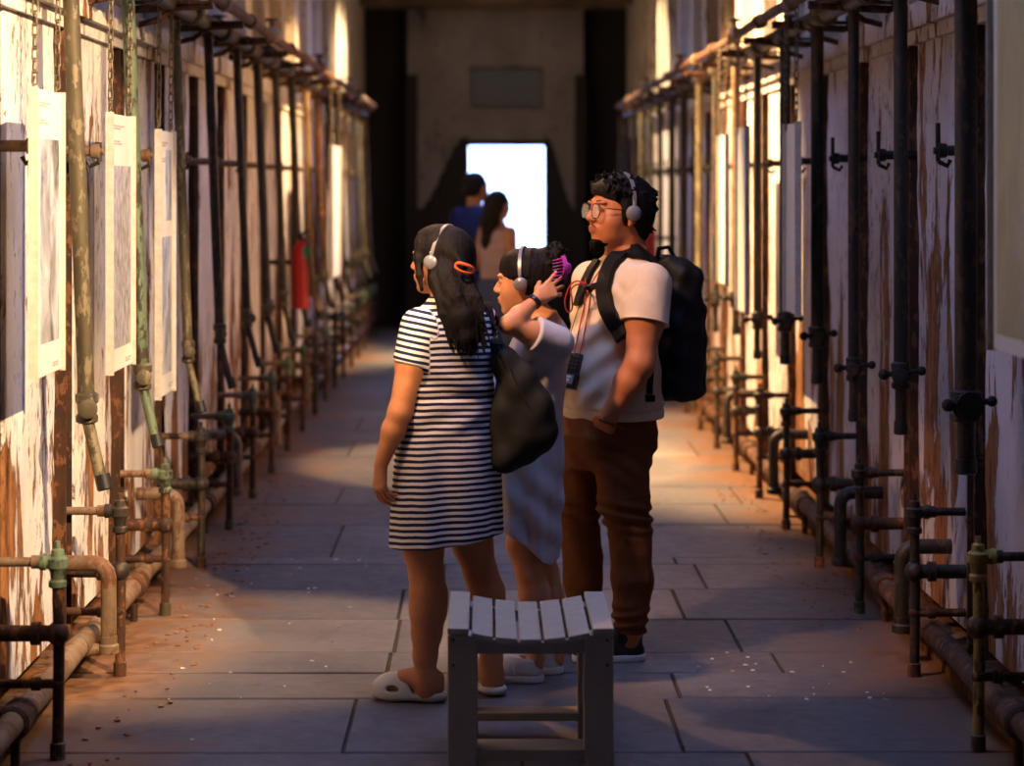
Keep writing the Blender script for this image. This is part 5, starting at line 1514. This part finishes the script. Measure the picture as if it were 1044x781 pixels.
# ================================================================== two people by the far door
def far_person(px, Y, top, label, kind):
    g = V3(((px - VX) * Y / FPX, Y, 0)); root = empty('person', g, label, 'person')
    H = EYE - (top - VY) * Y / FPX; k = H / 1.72; f = V3((.75, .66, 0)).normalized(); l = V3((-f.y, f.x, 0))
    Q = lambda a, b, z: g + f * a * k + l * b * k + V3((0, 0, z * k))
    S = SDF(g - V3((.5, .5, .02)), g + V3((.5, .5, 1.95)), .009)
    L, fr = sdf_head(S, Q(.02, 0, 1.605), f, (0, 0, 1), k, neck=Q(-.01, 0, 1.42), nr=.055)
    w = .19 if kind == 'man' else .16
    S.loft([(z * k, g.x, g.y, a, b) for z, a, b in ((.80, w * .8, .11), (.95, w * .85, .12), (1.1, w * .75, .10), (1.28, w * .95, .115), (1.40, w * .9, .09), (1.46, .06, .05))], (l.x, l.y), .03)
    for q in (-1, 1):
        sh = Q(0, q * w * 1.0, 1.39)
        el = Q(-.02, q * (w + .07), 1.10) if kind == 'man' else Q(-.03, q * (w + .06), 1.12)
        wr_ = Q(.08, q * (w + .06), .87) if kind == 'man' else Q(.22, q * (w - .02), 1.13)
        S.chain([(sh, .05 * k), (el, .04 * k), (wr_, .026 * k)], .03); sdf_hand(S, wr_, wr_ - el, -l * q, f, k, curl=(.4, .4, .4, .4))
        S.chain([(Q(0, q * .09, .85), .085 * k), (Q(.01, q * .10, .48), .058 * k), (Q(-.03, q * .10, .30), .055 * k), (Q(-.02, q * .10, .08), .036 * k)], .03)
    sdf_obj('body', S, M['skin_b'], root, attrs={'lip': lambda V: np.zeros(len(V))})
    Hh = SDF(L(-.03, 0, -.06) - V3((.2, .2, .34)), L(0, 0, 0) + V3((.2, .2, .2)), .007); Bf = tuple(tuple(v) for v in fr)
    Hh.ell(L(-.022, 0, .036), [.102 * k, .084 * k, .088 * k], Bf, .02); Hh.ell(L(-.05, 0, -.01), [.075 * k, .08 * k, .07 * k], Bf, .02)
    Hh.ell(L(.09, 0, -.03), [.055 * k, .075 * k, .075 * k], Bf, .01, 'sub')
    if kind != 'man': Hh.chain([(L(-.07, 0, 0), .075), (L(-.10, 0, -.14), .07), (L(-.13, 0, -.30), .045), (L(-.13, 0, -.36), .015)], .03)
    sdf_obj('hair', Hh, M['hair'], root)
    D = SDF(g - V3((.5, .5, 0)), g + V3((.5, .5, 1.6)), .009)
    if kind == 'man':
        D.loft([(z * k, g.x, g.y, a, b) for z, a, b in ((.86, w * .95, .14), (1.1, w * .92, .13), (1.28, w * 1.08, .135), (1.41, w * .98, .105), (1.465, .08, .07))], (l.x, l.y), .03)
        for q in (-1, 1): sh = Q(0, q * w, 1.39); el = Q(-.02, q * (w + .07), 1.10); D.cap(sh, sh.lerp(el, .75), .064, .06, .03, flat=True)
        sdf_obj('shirt', D, M['navy'], root)
        T = SDF(g - V3((.4, .4, 0)), g + V3((.4, .4, 1.0)), .009)
        T.loft([(z * k, g.x, g.y, a, b) for z, a, b in ((.78, w * .9, .13), (.9, w * .9, .13))], (l.x, l.y), .03)
        for q in (-1, 1): T.chain([(Q(0, q * .09, .82), .10 * k), (Q(.01, q * .10, .48), .075 * k), (Q(-.02, q * .10, .08), .06 * k)], .03)
        T.cut((0, 0, .06), (0, 0, -1)); sdf_obj('trousers', T, M['bluegrey'], root)
    else:
        D.loft([(z * k, g.x, g.y, a, b) for z, a, b in ((1.0, w * .85, .12), (1.1, w * .85, .115), (1.28, w * 1.0, .125), (1.40, w * .85, .10), (1.43, w * .5, .07))], (l.x, l.y), .02)
        sdf_obj('top', D, M['pink'], root)
        K = SDF(g - V3((.5, .5, 0)), g + V3((.5, .5, 1.2)), .009)
        K.loft([(z * k, g.x, g.y, a, b) for z, a, b in ((.30, .24, .20), (.7, .20, .17), (.95, .155, .135), (1.02, .145, .125))], (l.x, l.y), .02); sdf_obj('skirt', K, M['bluegrey'], root)
    for q in (-1, 1):
        h = Q(-.09, q * .10, 0); h.z = 0; shoe(h, (f.x, f.y), .25, root, 'blk_sh', 'blk_sh', .07)
far_person(484, 17.0, 176, 'blurred person in a dark navy shirt standing before the bright far door', 'man')
far_person(507, 16.2, 194.5, 'blurred person with long dark hair and a pink sleeveless top near the bright far door', 'woman')
# ------------------------------------------------------------------ camera, unseen added spots, daylight
cam = bpy.data.cameras.new('camera'); co = bpy.data.objects.new('camera', cam); C.objects.link(co)
co.location = (0, 0, EYE); co.rotation_euler = (math.pi / 2, 0, 0)
cam.sensor_width = 36; cam.lens = 36 * FPX / 1044
cam.shift_x = (522 - VX) / 1044; cam.shift_y = -(390.5 - VY) / 1044
cam.dof.use_dof = True; cam.dof.focus_distance = 7.1; cam.dof.aperture_fstop = 2.3
cam.clip_start = .05; cam.clip_end = 200
bpy.context.scene.camera = co

def spot(name, loc, tgt, power, col, ang, blend=.5, r=.03):  # unseen spot without a fixture, aimed to control where light falls
    l = bpy.data.lights.new(name, 'SPOT'); l.energy = power; l.color = col; l.spot_size = math.radians(ang); l.spot_blend = blend; l.shadow_soft_size = r
    o = bpy.data.objects.new(name, l); C.objects.link(o); o.location = loc
    o.rotation_euler = (Vector(tgt) - Vector(loc)).to_track_quat('-Z', 'Y').to_euler(); return o
WARM = (1.0, .62, .28)
spot('unseen_spot', (1.15, 3.6, 3.4), (-1.42, 6.95, 1.35), 1700, (1, .68, .38), 31, .3, .03)
spot('unseen_spot', (1.1, 7.6, 3.62), (-1.42, 7.5, 1.7), 160, (1, .68, .38), 58, .35, .03)       # near left wall and posters
spot('unseen_spot', (.3, 8.7, 3.65), (-.95, 7.75, 0), 420, WARM, 32, .5, .03)          # warm patch on the floor
spot('unseen_spot', (-.6, 12.8, 3.65), (1.5, 13.0, 1.3), 2500, WARM, 80, .5, .03)        # right wall beyond the people
spot('unseen_spot', (.3, 12.8, 3.65), (.1, 12.8, 0), 750, WARM, 40, .35, .05)
spot('unseen_spot', (.2, 20.6, 3.65), (.0, 20.5, 0), 900, WARM, 44, .6, .05)
spot('unseen_spot', (.2, 15.2, 3.65), (.1, 15.3, 0), 420, WARM, 16, .6, .05)
spot('unseen_spot', (.5, 15.2, 3.65), (-1.4, 15.6, 1.9), 900, WARM, 42, .5, .05)
spot('unseen_spot', (.0, 20.4, 3.6), (-1.4, 20.5, 2.2), 700, (1, .74, .44), 80, .5, .05)  # added to brighten the upper left wall
spot('unseen_spot', (.1, 19.4, 3.6), (1.6, 19.6, 2.2), 600, (1, .74, .44), 74, .5, .05)  # added to brighten the upper right wall
spot('unseen_spot', (-.85, 9.6, 3.6), (.15, 7.3, 1.35), 220, (1, .52, .22), 22, .6, .06)  # added for a warm rim on the visitors from ahead
spot('unseen_spot', (-1.15, 5.7, 3.3), (.22, 7.3, 1.05), 300, (1, .54, .26), 31, .5, .08)           # added to light the visitors from the left, no fixture
spot('unseen_spot', (.1, 22.2, 3.6), (.1, 24.8, 1.9), 9, (1, .85, .75), 90, .8, .1)  # added to lift the dim end wall

w = bpy.data.worlds.new('sky'); w.use_nodes = True; bpy.context.scene.world = w
nt = w.node_tree; bg = nt.nodes['Background']; bg.inputs[0].default_value = (.31, .45, 1.0, 1); bg.inputs[1].default_value = 7.0

sc = bpy.context.scene
sc.view_settings.view_transform = 'Standard'; sc.view_settings.look = 'None'; sc.view_settings.exposure = .5; sc.view_settings.gamma = 1
sc.view_settings.use_curve_mapping = False
sc.cycles.use_denoising = True
sc.cycles.max_bounces = 8; sc.cycles.diffuse_bounces = 2; sc.cycles.transparent_max_bounces = 8
sc.cycles.sample_clamp_indirect = 6
